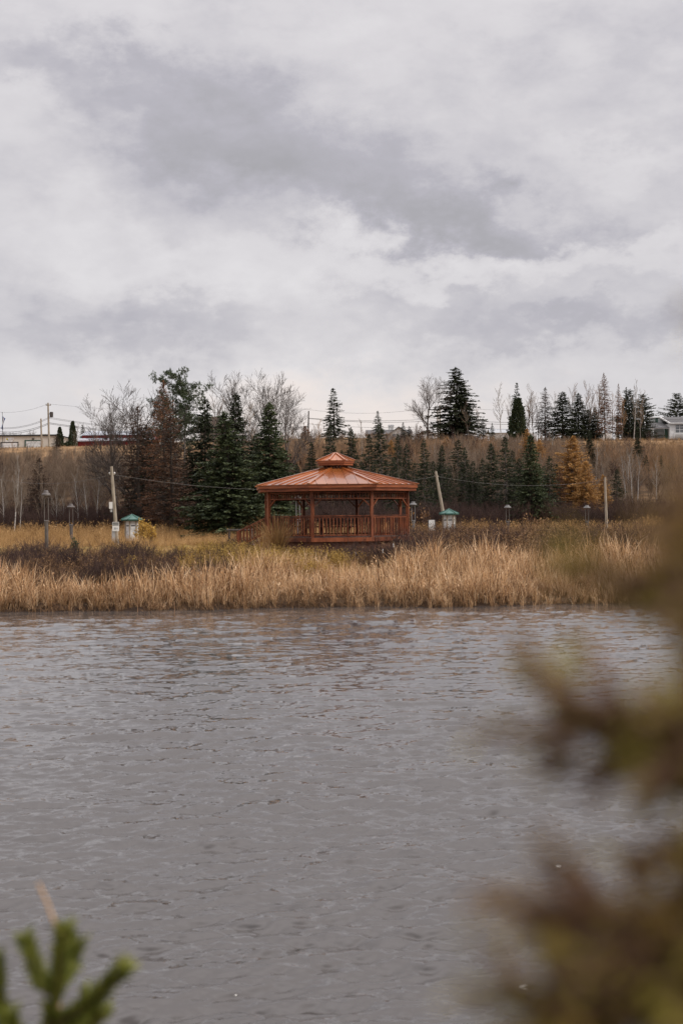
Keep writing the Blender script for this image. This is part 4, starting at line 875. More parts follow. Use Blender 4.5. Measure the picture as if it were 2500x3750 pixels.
# cattails
for k, (px, py) in enumerate(((1437, 1990), (1398, 2010), (1556, 2005), (1640, 2030), (1300, 2020))):
    d = 55+k*.3; p = at(px, py, d); z = Tz(p.x, d); h = p.z-z
    c_ = thing('cattail', ('pale cattail head just below the right gazebo railing', 'pale cattail head left of centre right post of the gazebo', 'pale cattail head right of the gazebo corner', 'pale cattail head below the right green hut', 'pale cattail head below the middle railing of the gazebo')[k], 'cattail', (p.x, d, z), 0, 'cattails above the reeds')
    MB().tube([(0, 0, 0), (.02, 0, h*.6), (.03, 0, h-.15)], .008, 4, .005).build('stem', M_reed, c_); MB().lathe([(.008, 0), (.022, .03), (.026, .12), (.012, .17)], 6, (.03, 0, h-.17)).build('seed_head', M_whiteg, c_)
# stalks in the water
for px, y0, y1, lb in ((637, 2222, 2262, 'lone dark reed stalk standing in the water off the left shore'), (503, 2200, 2238, 'thin reed stalk at the waterline on the left')):
    b_ = at(px, y1, 3*F/(y1-1896)); d = b_.y; t_ = at(px+2, y0-20, d); MB().tube([(b_.x, d, -.3), ((b_.x+t_.x)/2+.01, d, .2), (t_.x, d, t_.z)], .012, 4, .005)
    o_ = MB().tube([(b_.x, d, -.3), ((b_.x+t_.x)/2+.01, d, .2), (t_.x, d, t_.z)], .014, 4, .006).build('reed_stalk', M_stalk); tag(o_, lb, 'reed')

# ------------------------------------------------------------------ lamp posts
def lamp(px, pytop, d, label, m=M_lamp, hm=None):
    p = at(px, pytop, d); z = Tz(p.x, d); H = p.z-z
    t_ = thing('lamp_post', label, 'lamp post', (p.x, d, z), 0, 'lamp posts in the park')
    MB().lathe([(.20, 0), (.20, .06), (.105, .07), (.105, H*.46), (.14, H*.465), (.14, H*.48), (.10, H*.49), (.02, H*.49)], 14).build('base_column', m, t_, smooth=True)
    for s in (-1, 1): MB().tube([(s*.11, 0, H*.44), (s*.11, 0, H*.93)], .028, 8).build('upright', m, t_, smooth=True)
    MB().lathe([(.11, H*.90), (.14, H*.905), (.14, H*.935), (.25, H*.905), (.26, H*.92), (.22, H*.945), (.15, H*.955), (.12, H*.995), (.10, H), (.01, H)], 18).build('lamp_shade', hm or m, t_, smooth=True)
    return t_
lamp(170, 1795, 79, 'nearer bronze lamp post with full base column on the left lawn')
lamp(261, 1845, 92, 'second bronze lamp post in golden grass left of the utility pole')
lamp(1512, 1837, 99, 'grey lamp post just right of the gazebo', M_lampg); lamp(1857, 1849, 100, 'lamp post in brush in front of the dark topped spruce', M_lamp, M_lampg)
lamp(2147, 1850, 101, 'lamp post in brush below the golden larch', M_lamp, M_lampg); lamp(1090, 1812, 90, 'grey lamp post seen through the left bay of the gazebo', M_lampg)

# ------------------------------------------------------------------ green roofed huts
def hut(px, py_apex, d, w, label, rz=0.3):
    p = at(px, py_apex, d); z = Tz(p.x, d); H = p.z-z; t_ = thing('information_hut', label, 'hut', (p.x, d, z), rz, None); rr = w*.5; eave = H-.42*w*.52
    for k in range(6):
        a0, a1 = math.pi/3*k, math.pi/3*(k+1); P_ = [(rr*math.cos(a0), rr*math.sin(a0), eave), (rr*math.cos(a1), rr*math.sin(a1), eave), (0, 0, H)]
        B = MB(); B.poly(P_+[(x, y, z_-.03) for x, y, z_ in P_], (0, 1, 2), (5, 4, 3), (0, 3, 4, 1), (1, 4, 5, 2), (2, 5, 3, 0)); B.build('roof_panel', M_green, t_)
        MB().bar((rr*1.01*math.cos(a0), rr*1.01*math.sin(a0), eave+.02), (0, 0, H+.02), .05, .04).build('hip_cap', M_green, t_)
        B = MB(); B.bar((rr*math.cos(a0), rr*math.sin(a0), eave-.05), (rr*math.cos(a1), rr*math.sin(a1), eave-.05), .03, .07); B.build('fascia', M_greend, t_)
        rp = rr*.62; MB().bar((rp*math.cos(a0), rp*math.sin(a0), 0), (rp*math.cos(a0), rp*math.sin(a0), eave), .08, .08).build('post', M_pole, t_)
        q0, q1 = Vector((rp*math.cos(a0), rp*math.sin(a0), 0))*.93, Vector((rp*math.cos(a1), rp*math.sin(a1), 0))*.93; f = .1
        B = MB(); u0_, u1_ = q0.lerp(q1, .08), q0.lerp(q1, .92); B.bar(u0_+Vector((0, 0, (eave-.12+.15)/2)), u1_+Vector((0, 0, (eave-.12+.15)/2)), .03, eave-.27); B.build('panel', M_whiteg, t_)
        u0_, u1_ = (q0*1.04).lerp(q1*1.04, .2), (q0*1.04).lerp(q1*1.04, .8); B = MB(); B.bar(u0_+Vector((0, 0, eave-.42)), u1_+Vector((0, 0, eave-.42)), .012, .07); B.build('header_strip', M_dark, t_)
        for j in range(3): B = MB(); B.bar(u0_+Vector((0, 0, eave-.62-.18*j)), u0_.lerp(u1_, .9-.2*(j % 2))+Vector((0, 0, eave-.62-.18*j)), .010, .02); B.build('printed_line', M_grey, t_)
    return t_
hut(484, 1884, 92, 1.42, 'small hut with green hexagonal roof and white panels beside the left utility pole')
hut(1643, 1864, 90, 1.26, 'small green roofed white hut right of the gazebo beside the leaning pole', .1)
# white board beside the right hut
p = at(1580, 1904, 89); z = Tz(p.x, 89); t_ = thing('notice_board', 'plain white notice board on posts left of the right hut', 'notice board', (p.x, 89, z), .12); H = p.z-z
MB().box(-.20, .19, -.02, .02, H-.66, H).build('board', M_whiteg, t_); MB().box(-.24, -.20, -.03, .03, 0, H+.02).build('post', M_poled, t_); MB().box(.19, .23, -.03, .03, 0, H+.0).build('post', M_poled, t_)
# low log rail left of the steps
p0 = at(830, 1942, 74); p1 = at(926, 1944, 74); o_ = thing('log_rail', 'low weathered log rail on short posts left of the gazebo steps', 'rail', (p0.x, 74, Tz(p0.x, 74)))
MB().tube([(0, 0, p0.z-o_.location.z), (p1.x-p0.x, 0, p0.z-o_.location.z)], .06, 6).build('rail', M_barkd, o_)
for f in (.1, .95): MB().tube([((p1.x-p0.x)*f, 0, 0), ((p1.x-p0.x)*f, 0, p0.z-o_.location.z)], .06, 6).build('post', M_barkd, o_)

# ------------------------------------------------------------------ utility poles
def pole(px0, py0, px1, py1, d, r, label, m=M_pole, name='utility_pole', group=None, extra=None):
    """px0,py0 = top; px1,py1 = a lower point of the same pole"""
    a = at(px0, py0, d); b_ = at(px1, py1, d); dr = (b_-a)/(a.z-b_.z); zg = min(Tz(b_.x, d), b_.z); f = a.z-zg+.3; base = a+dr*f
    zz_ = Tz(base.x, d); t_ = thing(name, label, 'utility pole', (base.x, d, zz_), 0, group); A = Vector((a.x-base.x, 0, a.z-zz_)); B_ = Vector((0, 0, -.3))
    MB().tube([B_, B_.lerp(A, .5), A], r*1.25, 9, r*.85).build('shaft', m, t_, smooth=True); t_['top'] = 0; del t_['top']
    return t_, A, a
t_, A, PL = pole(409, 1708, 427, 1955, 84, .10, 'leaning weathered utility pole with meter box and small sign left of the hut')
def onp(A, f, dx=0, dy=0): return Vector((A.x*f+dx, A.y*f+dy, A.z*f))
f1 = .50; q = onp(A, .505, -.14, 0); MB().box(q.x-.16, q.x+.04, -.12, .12, q.z-.18, q.z+.22).build('meter_box', M_white, t_); MB().lathe([(.08, -.38), (.09, -.2), (.02, -.19)], 8, (q.x-.04, 0, q.z)).build('meter', M_grey, t_)
MB().tube([(q.x+.02, -.02, q.z-.2), (A.x*.1-.13, 0, .35)], .035, 6).build('conduit', M_dark, t_); q = onp(A, .06, -.2); MB().box(q.x-.10, q.x+.10, -.1, .1, .15, .95).build('lower_box', M_grey, t_)
q = onp(A, .23, 0, -.16); sg = MB().box(q.x-.20, q.x+.20, q.y-.015, q.y, q.z-.22, q.z+.32).build('sign_plate', M_white, t_)
MB().box(q.x-.18, q.x+.18, q.y-.02, q.y-.0155, q.z+.22, q.z+.29).build('lettering', M_dark, sg); MB().box(q.x-.18, q.x+.18, q.y-.02, q.y-.0155, q.z+.12, q.z+.18).build('lettering', M_dark, sg)
MB().box(q.x-.10, q.x+.02, q.y-.02, q.y-.0155, q.z-.12, q.z+.0).build('pictogram', M_grey, sg); MB().box(q.x+.05, q.x+.12, q.y-.02, q.y-.0155, q.z-.10, q.z-.02).build('pictogram', M_grey, sg)
q = onp(A, .90); MB().box(q.x-.16, q.x+.16, -.05, .05, q.z-.04, q.z+.04).build('crossarm', M_pole, t_)
for s in (-1, 1): MB().lathe([(.03, 0), (.05, .04), (.03, .1)], 6, (q.x+s*.15, 0, q.z+.03)).build('insulator', M_white, t_)
WL = t_.location+q
t_, A, PR = pole(1594, 1726, 1622, 1880, 93, .10, 'leaning weathered utility pole beside the right green roofed hut', name='utility_pole'); q = onp(A, .93); MB().box(q.x-.14, q.x+.14, -.05, .05, q.z-.04, q.z+.04).build('crossarm', M_pole, t_); WR = t_.location+q
t_, A, PQ = pole(2213, 1748, 2217, 1860, 96, .085, 'upright weathered pole on the right slope seen through blurred twigs'); WQ = t_.location+onp(A, .96)
def wire(p, q, sag, r, label, m=M_wire, group=None, name='power_line', n=18):
    p, q = Vector(p), Vector(q); pts = [p.lerp(q, i_/n)-Vector((0, 0, sag*4*(i_/n)*(1-i_/n))) for i_ in range(n+1)]
    o_ = MB().tube([x-p for x in pts], r, 4).build(name, m, loc=p); return tag(o_, label, 'power line', group)
wire(WL, WR, .9, .006, 'pale sagging cable running from the left leaning pole behind the gazebo', M_wirel)
wire(WR, WQ, .5, .006, 'thin cable running from the right leaning pole towards the golden larch', M_wirel)
wire(at(-40, 1745, 90), WL, .5, .006, 'thin cable reaching the left leaning pole from the picture edge', M_wirel)
# ridge poles
DP = 215
ptop = {}
def rpole(px0, py0, px1, py1, label, r=.14, m=M_pole, key=None, d=DP):
    t_, A, a = pole(px0, py0, px1, py1, d, r, label, m); ptop[key or px0] = (t_, A, a); return t_, A
t_, A = rpole(177, 1475, 181, 1630, 'tall utility pole with transformer above the cream garage', key='a')
q = Vector((A.x, 0, A.z)); MB().lathe([(.10, 0), (.26, .03), (.27, .75), (.2, .82), (.02, .84)], 10, (q.x+.5, 0, q.z-2.2)).build('transformer', M_poled, t_); MB().box(q.x-.05, q.x+.45, -.05, .05, q.z-1.75, q.z-1.65).build('bracket', M_dark, t_)
MB().box(q.x-.35, q.x+.45, -.06, .06, q.z-.42, q.z-.30).build('crossarm', M_pole, t_); MB().lathe([(.05, 0), (.07, .1), (.03, .2)], 6, (q.x+.40, 0, q.z-.3)).build('insulator', M_grey, t_); MB().lathe([(.05, 0), (.07, .1), (.03, .2)], 6, (q.x-.30, 0, q.z-.3)).build('insulator', M_grey, t_)
rpole(151, 1533, 154, 1640, 'shorter pole left of the transformer pole', .13, key='b')
rpole(1130, 1505, 1128, 1617, 'thin dark pole on the ridge left of the lone spruce', .11, M_poled, 'c')
rpole(1601, 1503, 1603, 1600, 'pale pole left of a close pair below the tall ridge spruce', .12, key='d'); rpole(1609, 1483, 1611, 1605, 'taller pale pole right of the close pair below the tall ridge spruce', .12, key='e', d=218)
rpole(2257, 1521, 2259, 1630, 'shorter pale pole left of the white house', .15, key='f', d=205); rpole(2278, 1477, 2286, 1625, 'tallest pale pole left of the white house', .17, key='g', d=206); rpole(2291, 1537, 2292, 1585, 'short thin pale pole right of the tallest one by the white house', .13, key='h', d=240)
def wpx(pts, d, label, r=.028, sag=.6, group='power lines along the ridge'):
    for (a, b_) in zip(pts[:-1], pts[1:]):
        wire(at(*a, d), at(*b_, d), sag, r, label, group=group)
LA = ptop['a'][2]
for (y0, y1, y2, r_, lb) in ((1557, 1528, 1560, .022, 'uppermost thin line of the ridge bundle'), (1560, 1532, 1563, .020, 'second thin line of the ridge bundle'), (1570, 1548, 1562, .030, 'thick line of the ridge bundle just above the lowest'), (1578, 1552, 1566, .030, 'lowest thick line of the ridge bundle')):
    wpx([(-60, y0, ), (181, y1)], DP, lb+', left of the transformer pole', r_, .9); wpx([(181, y1), (1129, y2)], DP, lb+', transformer pole to dark pole', r_, 1.4)
for (y1, y2, y3, r_, lb) in ((1531, 1532, 1524, .026, 'upper'), (1533, 1540, 1530, .026, 'middle'), (1552, 1560, 1545, .020, 'lower')):
    wpx([(1129, y1), (1608, y2)], DP, lb+' line from the dark pole to the pale pair', r_, .4); wpx([(1608, y2), (2282, y3)], DP, lb+' line from the pale pair to the pole by the white house', r_, .8); wpx([(2282, y3), (2600, y3+4)], DP, lb+' line from the tallest pale pole past the white house', r_, .4)
HL = [(-60, 1500), (177, 1479), (1130, 1500), (1609, 1487), (2280, 1481), (2600, 1476)]
for i_, w_ in enumerate(('left of the transformer pole', 'from the transformer pole to the dark pole', 'from the dark pole to the pale pair', 'from the pale pair to the tallest pale pole', 'above the white house')): wpx(HL[i_:i_+2], DP, 'highest faint line in the sky, '+w_, .013, .8)

# flag
p = at(10, 1513, 225); z = Tz(p.x, 225); t_ = thing('flagpole', 'thin flagpole at the far left edge above the cream garage', 'flagpole', (p.x, 225, z)); H = p.z-z
MB().tube([(0, 0, 0), (0, 0, H)], .05, 6, .035).build('mast', M_poled, t_); MB().lathe([(.03, 0), (.08, .05), (.03, .12)], 6, (0, 0, H)).build('finial', M_dark, t_)
V = []; Fc = []; 
for i_ in range(9):
    for j in range(13): u_, v_ = i_/8, j/12; V.append((.04+u_*(.42-.25*math.sin(v_*3.1))*(1-.2*v_)-.25*v_*v_, .12*math.sin(u_*9+v_*3), -v_*1.9-.35*u_))
for i_ in range(8):
    for j in range(12): k = i_*13+j; Fc.append((k, k+1, k+14, k+13))
me = bpy.data.meshes.new('flag'); me.from_pydata(V, [], Fc); me.materials.append(M_blue); me.materials.append(M_white)
for pl in me.polygons:
    i_, j = divmod(pl.index, 12)
    if i_ in (3, 4) or j in (5, 6): pl.material_index = 1
fl = bpy.data.objects.new('flag', me); C.objects.link(fl); fl.location = (p.x, 225, z+H-.5); tag(fl, 'limp blue flag with white cross hanging on the flagpole', 'flag')

# ------------------------------------------------------------------ buildings on the ridge
def frame_at(px, py, d): q = at(px, py, d); return q
# cream garage
D = 262; k = D/F
x0 = at(-120, 1600, D).x; x1 = at(262, 1600, D).x; zt = at(120, 1597, D).z; zb = Tz(at(100, 1600, D).x, D)-.5; xm = at(215, 1600, D).x
gr = thing('garage_building', 'long cream garage with dark flat roof edge and two overhead doors at left', 'garage', (x0, D, zb)); W_ = x1-x0; H = zt-zb; wm_ = xm-x0; hd = at(262, 1610, D).z-zb
B = MB(); B.poly([(0, 0, 0), (W_, 0, 0), (W_, 0, hd), (wm_, 0, H), (0, 0, H), (0, 12, 0), (W_, 12, 0), (W_, 12, hd), (wm_, 12, H), (0, 12, H)], (0, 1, 2, 3, 4), (9, 8, 7, 6, 5), (1, 6, 7, 2), (0, 4, 9, 5), (2, 7, 8, 3), (3, 8, 9, 4)); B.build('wall', M_cream, gr)
B = MB(); B.box(-.2, wm_+.05, -.3, 12.2, H+.003, H+.26); B.build('roof', M_dark, gr); B = MB(); B.bar((wm_+.05, -.15, H+.14), (W_+.2, -.15, hd+.12), .3, .2); B.build('roof_edge', M_dark, gr)
def gdoor(px0, px1, py, px_frame, fm, panel):
    a, b_ = at(px0, py, D).x-x0, at(px1, py, D).x-x0; zt_ = at(px0, py, D).z-zb; d_ = MB().box(a, b_, -.06, -.003, .1, zt_).build('garage_door', panel, gr)
    MB().box(a-.22, a, -.1, -.003, .1, zt_+.18).build('frame', fm, d_); MB().box(b_, b_+.14, -.1, -.003, .1, zt_+.18).build('frame', fm, d_); MB().box(a, b_, -.1, -.003, zt_+.003, zt_+.16).build('frame', fm, d_)
    for j in range(1, 4): MB().box(a, b_, -.075, -.062, zt_*j/4-.02, zt_*j/4+.02).build('door_seam', M_grey, d_)
gdoor(8, 66, 1622, 6, M_dark, M_white); gdoor(96, 154, 1615, 94, M_greend, M_whiteg)
a, b_ = at(21, 1603, D), at(52, 1618, D); sg = MB().box(a.x-x0, b_.x-x0, -.09, -.004, b_.z-zb, a.z-zb).build('sign_board', M_white, gr)
cx_, cz_ = a.x-x0, b_.z-zb; w_, h_ = b_.x-a.x, a.z-b_.z
MB().box(cx_+w_*.12, cx_+w_*.30, -.105, -.092, cz_+h_*.45, cz_+h_*.85).build('logo', M_yel, sg); MB().box(cx_+w_*.26, cx_+w_*.36, -.112, -.107, cz_+h_*.30, cz_+h_*.62).build('logo', M_sgreen, sg)
MB().box(cx_+w_*.42, cx_+w_*.90, -.105, -.092, cz_+h_*.60, cz_+h_*.74).build('lettering', M_grey, sg); MB().box(cx_+w_*.42, cx_+w_*.80, -.105, -.092, cz_+h_*.36, cz_+h_*.46).build('lettering', M_grey, sg)
q = at(123, 1607, D); MB().box(q.x-x0-.2, q.x-x0+.2, -.25, -.003, q.z-zb-.1, q.z-zb+.1).build('wall_lamp', M_shingleb, gr); q = at(162, 1592, D); MB().box(q.x-x0-.5, q.x-x0+.5, 1, 2, q.z-zb-.2, q.z-zb+.2).build('roof_vent', M_cream, gr)
# red barn
D = 268; xa, xb = at(284, 1600, D).x, at(560, 1600, D).x; zb = Tz(xa, D)-.5; Zp = lambda py: at(300, py, D).z-zb
bn = thing('red_barn', 'dark red barn with two tiers of pale metal roof at the top of the slope', 'barn', (xa, D, zb)); W_ = xb-xa
MB().box(.1, W_, 0, 6, 0, Zp(1611)).build('lower_wall', M_barn, bn); MB().box(.45, W_, 2.6, 10, 0, Zp(1592)).build('upper_wall', M_barn, bn)
B = MB(); B.poly([(-.1, -.4, Zp(1614)), (W_+.2, -.4, Zp(1614)), (W_+.2, 2.55, Zp(1602)), (.3, 2.55, Zp(1602))]+[(-.1, -.4, Zp(1614)-.12), (W_+.2, -.4, Zp(1614)-.12), (W_+.2, 2.55, Zp(1602)-.12), (.3, 2.55, Zp(1602)-.12)], (0, 1, 2, 3), (7, 6, 5, 4), (4, 5, 1, 0), (7, 4, 0, 3)); B.build('lower_roof', M_zinc, bn)
B = MB(); B.poly([(.15, 2.3, Zp(1591.5)), (W_+.2, 2.3, Zp(1591.5)), (W_+.2, 6.3, Zp(1572)), (.6, 6.3, Zp(1572)), (W_+.2, 10.3, Zp(1591.5)), (.15, 10.3, Zp(1591.5))], (0, 1, 2, 3), (3, 2, 4, 5)); B.build('upper_roof', M_zinc, bn)
B = MB(); B.poly([(.45, 2.6, Zp(1592)+.002), (.45, 10, Zp(1592)+.002), (.62, 6.3, Zp(1574))], (0, 2, 1)); B.build('gable', M_barn, bn)
rib = MB().box(-.03, .03, -.03, 0, 0, Zp(1616)-.1).mesh('wall_board')
for j in range(30): link('wall_board', rib, M_barn, bn, loc=(.3+j*.45, -.003, 0))
q = at(380, 1608, D); 
for j in range(2): MB().box(q.x-xa+j*1.0, q.x-xa+j*1.0+.7, .6, .65, Zp(1611)-.0, Zp(1604)).build('roof_window', M_dark, bn)
# brown gabled roof behind the trees
D = 235; a = at(795, 1524, D); zb = Tz(a.x, D)-.3; hs = thing('brown_house', 'house with brown hipped roof mostly hidden behind the spruces', 'house', (a.x, D, zb)); H = a.z-zb
MB().box(-2.6, 2.0, -2, 4, 0, H-1.7).build('wall', M_shingleb, hs); B = MB(); B.poly([(-3, -2.4, H-1.8), (2.6, -2.4, H-1.8), (2.6, 4.4, H-1.8), (-3, 4.4, H-1.8), (-.9, 1, H), (.4, 1, H)], (0, 1, 5, 4), (1, 2, 5), (2, 3, 4, 5), (3, 0, 4)); B.build('roof', M_shingleb, hs)
# grey roofed house with chimney
D = 232; a = at(1340, 1571, D); zb = Tz(a.x, D)-.5; h1 = thing('grey_house', 'white house with dark grey roof and white chimney behind the spruces above the cupola', 'house', (a.x, D, zb)); Zp = lambda py: at(1400, py, D).z-zb; Xp = lambda px: at(px, 1580, D).x-a.x
MB().box(Xp(1345), Xp(1505), 0, 6, 0, Zp(1589)).build('wall', M_white, h1)
B = MB(); B.poly([(Xp(1338), -.4, Zp(1590)), (Xp(1510), -.4, Zp(1590)), (Xp(1510), 3, Zp(1570)), (Xp(1340), 3, Zp(1570)), (Xp(1510), 6.4, Zp(1590)), (Xp(1338), 6.4, Zp(1590))], (0, 1, 2, 3), (3, 2, 4, 5)); B.build('roof', M_shingle, h1)
B = MB(); B.poly([(Xp(1426), -1.6, Zp(1600)), (Xp(1426), -1.6, Zp(1590)), (Xp(1458), -1.6, Zp(1567)), (Xp(1492), -1.6, Zp(1590)), (Xp(1492), -1.6, Zp(1612)), (Xp(1426), -1.6, Zp(1612)), ]+[(Xp(1426), 0, Zp(1600)), (Xp(1426), 0, Zp(1590)), (Xp(1458), 0, Zp(1567)), (Xp(1492), 0, Zp(1590)), (Xp(1492), 0, Zp(1612)), (Xp(1426), 0, Zp(1612))], (0, 1, 2, 3, 4, 5), (0, 6, 7, 1), (3, 9, 10, 4)); B.build('gable_wing', M_whiteg, h1)
for s, e_ in ((1421, 1458), (1497, 1458)): B = MB(); B.bar((Xp(s), -.9, Zp(1593)), (Xp(e_), -.9, Zp(1566)), 2.0, .14, up=(0, 1, 0) if False else (0, 0, 1)); B.build('wing_roof', M_shingle, h1)
MB().box(Xp(1424), Xp(1443), 2.4, 3.3, Zp(1572), Zp(1557)).build('chimney', M_whiteg, h1); MB().box(Xp(1422), Xp(1445), 2.35, 3.35, Zp(1557)+.002, Zp(1555)).build('chimney_cap', M_grey, h1)
for f in (1427, 1434, 1440): MB().lathe([(.1, 0), (.1, .15), (.02, .16)], 6, (Xp(f), 2.8, Zp(1554.8))).build('flue', M_grey, h1)
for x_ in (1436, 1470): wn = MB().box(Xp(x_), Xp(x_+10), -1.66, -1.605, Zp(1606), Zp(1592)).build('window', M_glass, h1)
# pale shed between
D = 225; a = at(1563, 1576, D); zb = Tz(a.x, D)-.5; h2 = thing('pale_shed', 'pale gabled shed left of the pair of pale poles', 'shed', (a.x, D, zb)); Zp = lambda py: at(1563, py, D).z-zb
B = MB(); w_ = 1.3; e_ = Zp(1588); H = Zp(1576); B.poly([(-w_, 0, 0), (w_, 0, 0), (w_, 0, e_), (0, 0, H), (-w_, 0, e_), (-w_, 5, 0), (w_, 5, 0), (w_, 5, e_), (0, 5, H), (-w_, 5, e_)], (0, 1, 2, 3, 4), (9, 8, 7, 6, 5), (1, 6, 7, 2), (5, 0, 4, 9)); B.build('wall', M_whiteg, h2)
for s in (-1, 1): MB().bar((s*(w_+.15), 2.4, e_-.1), (0, 2.4, H+.06), 5.3, .1, up=(0, 0, 1)).build('roof', M_shingle, h2)
# low roof right of the ridge (seen between trees)
D = 240; a = at(1832, 1568, D); zb = Tz(a.x, D)-.5; h3 = thing('low_shed', 'low pale building glimpsed between bare trees left of the arborvitae', 'shed', (a.x, D, zb)); Zp = lambda py: at(1832, py, D).z-zb
MB().box(-1.6, 1.8, 0, 4, 0, Zp(1584)).build('wall', M_whiteg, h3); B = MB(); B.poly([(-1.9, -.3, Zp(1585)), (2.1, -.3, Zp(1585)), (2.1, 2, Zp(1568)), (-1.9, 2, Zp(1568)), (2.1, 4.3, Zp(1585)), (-1.9, 4.3, Zp(1585))], (0, 1, 2, 3), (3, 2, 4, 5)); B.build('roof', M_grey, h3)
# white low bungalow
D = 232; a = at(2164, 1586, D); zb = Tz(a.x, D)-.4; h4 = thing('white_bungalow', 'low white building with flat dark roof behind the ridge grove', 'house', (a.x, D, zb)); Zp = lambda py: at(2190, py, D).z-zb; Xp = lambda px: at(px, 1590, D).x-a.x
MB().box(0, Xp(2212), 0, 5, 0, Zp(1587.5)).build('wall', M_white, h4); MB().box(-.2, Xp(2213), -.3, 5.2, Zp(1587.4), Zp(1585)).build('roof', M_dark, h4); MB().box(Xp(2212)+.01, Xp(2240), .3, 5, 0, Zp(1586)).build('annexe', M_whiteg, h4)
wn = MB().box(Xp(2183), Xp(2206), -.05, -.003, Zp(1600), Zp(1591)).build('window', M_dark, h4)
for f in (2190.5, 2198.5): MB().box(Xp(f)-.05, Xp(f)+.05, -.08, -.052, Zp(1600), Zp(1591)).build('mullion', M_white, wn)
MB().box(Xp(2167), Xp(2171), -.05, -.003, Zp(1600), Zp(1592)).build('small_window', M_dark, h4)
# white house with carport
D = 238; a = at(2362, 1614, D); zb = Tz(a.x, D)-.05; zb = a.z-.1
h5 = thing('white_house', 'pale green and white house with open carport at the right edge', 'house', (a.x, D, zb)); Zp = lambda py: at(2420, py, D).z-zb; Xp = lambda px: at(px, 1590, D).x-a.x
MB().box(Xp(2366), Xp(2452), 4.0, 9, 0, Zp(1562)).build('carport_back_wall', M_siding, h5)
B = MB(); B.poly([(Xp(2365), 0, 0), (Xp(2372), 3.2, 0), (Xp(2372), 3.2, Zp(1534)), (Xp(2365), 0, Zp(1562))], (0, 1, 2, 3)); B.poly([(Xp(2365), .0, 0), (Xp(2365), 4, 0), (Xp(2365), 4, Zp(1545)), (Xp(2365), 0, Zp(1562))], (0, 1, 2, 3)); B.build('side_wall', M_siding, h5)
for x_ in (2383, 2389.5): MB().box(Xp(x_)-.10, Xp(x_)+.10, -.15, .05, 0, Zp(1569)).build('carport_post', M_white, h5)
MB().box(Xp(2381), Xp(2448), -.2, .05, Zp(1570.5), Zp(1565.5)).build('carport_beam', M_white, h5)
B = MB(); B.poly([(Xp(2380), -.35, Zp(1566)), (Xp(2448), -.35, Zp(1566)), (Xp(2437), 3, Zp(1543)), (Xp(2370), 3, Zp(1543)), (Xp(2380), -.35, Zp(1568)), (Xp(2448), -.35, Zp(1568))], (0, 1, 2, 3), (4, 5, 1, 0)); B.build('carport_roof', M_shingle, h5)
MB().bar((Xp(2370)-.02, 2.9, Zp(1542)), (Xp(2381), -.4, Zp(1566)), .15, .16).build('carport_verge', M_white, h5)
B = MB(); B.poly([(Xp(2370), 3.1, Zp(1543)), (Xp(2440), 3.1, Zp(1543)), (Xp(2428), 3.1, Zp(1525)), (Xp(2368), 3.1, Zp(1525))], (0, 1, 2, 3)); B.build('upper_gable', M_siding, h5); MB().box(Xp(2413), Xp(2422), 3.0, 3.08, Zp(1542), Zp(1526)).build('green_panel', M_greend, h5)
MB().box(Xp(2367), Xp(2430), 2.85, 3.3, Zp(1525)+.003, Zp(1523)).build('ridge_trim', M_white, h5); MB().bar((Xp(2430), 2.8, Zp(1525)), (Xp(2449), -.5, Zp(1551)), .16, .2).build('verge', M_white, h5); MB().bar((Xp(2370), 2.9, Zp(1525)), (Xp(2361), -.2, Zp(1563)), .14, .2).build('verge', M_white, h5)
MB().box(Xp(2449), Xp(2600), -.1, 8, .35, Zp(1551)).build('main_wall', M_white, h5); MB().box(Xp(2449), Xp(2600), -.05, 8, -.8, .348).build('foundation', M_dark, h5)
B = MB(); B.poly([(Xp(2448), -.6, Zp(1551)), (Xp(2610), -.6, Zp(1551)), (Xp(2610), 3.6, Zp(1522)), (Xp(2430), 3.6, Zp(1522)), (Xp(2610), 8, Zp(1551)), (Xp(2448), 8, Zp(1551))], (0, 1, 2, 3), (3, 2, 4, 5)); B.build('main_roof', M_shingle, h5)
MB().box(Xp(2449), Xp(2600), -.72, -.6, Zp(1552.5), Zp(1549.5)).build('gutter', M_white, h5)
wn = MB().box(Xp(2469), Xp(2520), -.2, -.105, Zp(1587), Zp(1556)).build('window', M_white, h5)
for x_ in (2471, 2487, 2504): MB().box(Xp(x_), Xp(x_+14), -.23, -.203, Zp(1585), Zp(1558)).build('pane', M_glass, wn)
for y_ in (1565, 1575): MB().box(Xp(2470), Xp(2519), -.25, -.232, Zp(y_), Zp(y_-1.2)).build('blind', M_white, wn)
MB().box(Xp(2461), Xp(2530), -.9, -.3, Zp(1592), Zp(1589)).build('balcony', M_white, h5); MB().box(Xp(2462), Xp(2464), -.9, -.8, 0, Zp(1592)).build('balcony_post', M_white, h5)
MB().box(Xp(2414), Xp(2422), 3.9, 3.98, 0, Zp(1578)).build('door', M_greend, h5); MB().box(Xp(2436), Xp(2448), .8, .9, 0, Zp(1566)).build('inner_panel', M_greend, h5)
# garden arch inside the carport
q = h5.location; ar = thing('arch_frame', 'white tubular arch standing inside the carport', 'arch', (q.x+Xp(2420), D+1.2, q.z)); ra = Xp(2443)-Xp(2398)
MB().tube([(ra/2*math.cos(t_), 0, .0+max(0, 1)*.55+1.0*math.sin(t_)) for t_ in np.linspace(0, math.pi, 16)], .04, 5).build('hoop', M_white, ar); MB().tube([(ra/2*.86*math.cos(t_), 0, .5+.86*math.sin(t_)) for t_ in np.linspace(0, math.pi, 16)], .03, 5).build('hoop', M_white, ar)
for s in (-1, 1): MB().tube([(s*ra/2, 0, 0), (s*ra/2, 0, .56)], .04, 5).build('leg', M_white, ar)
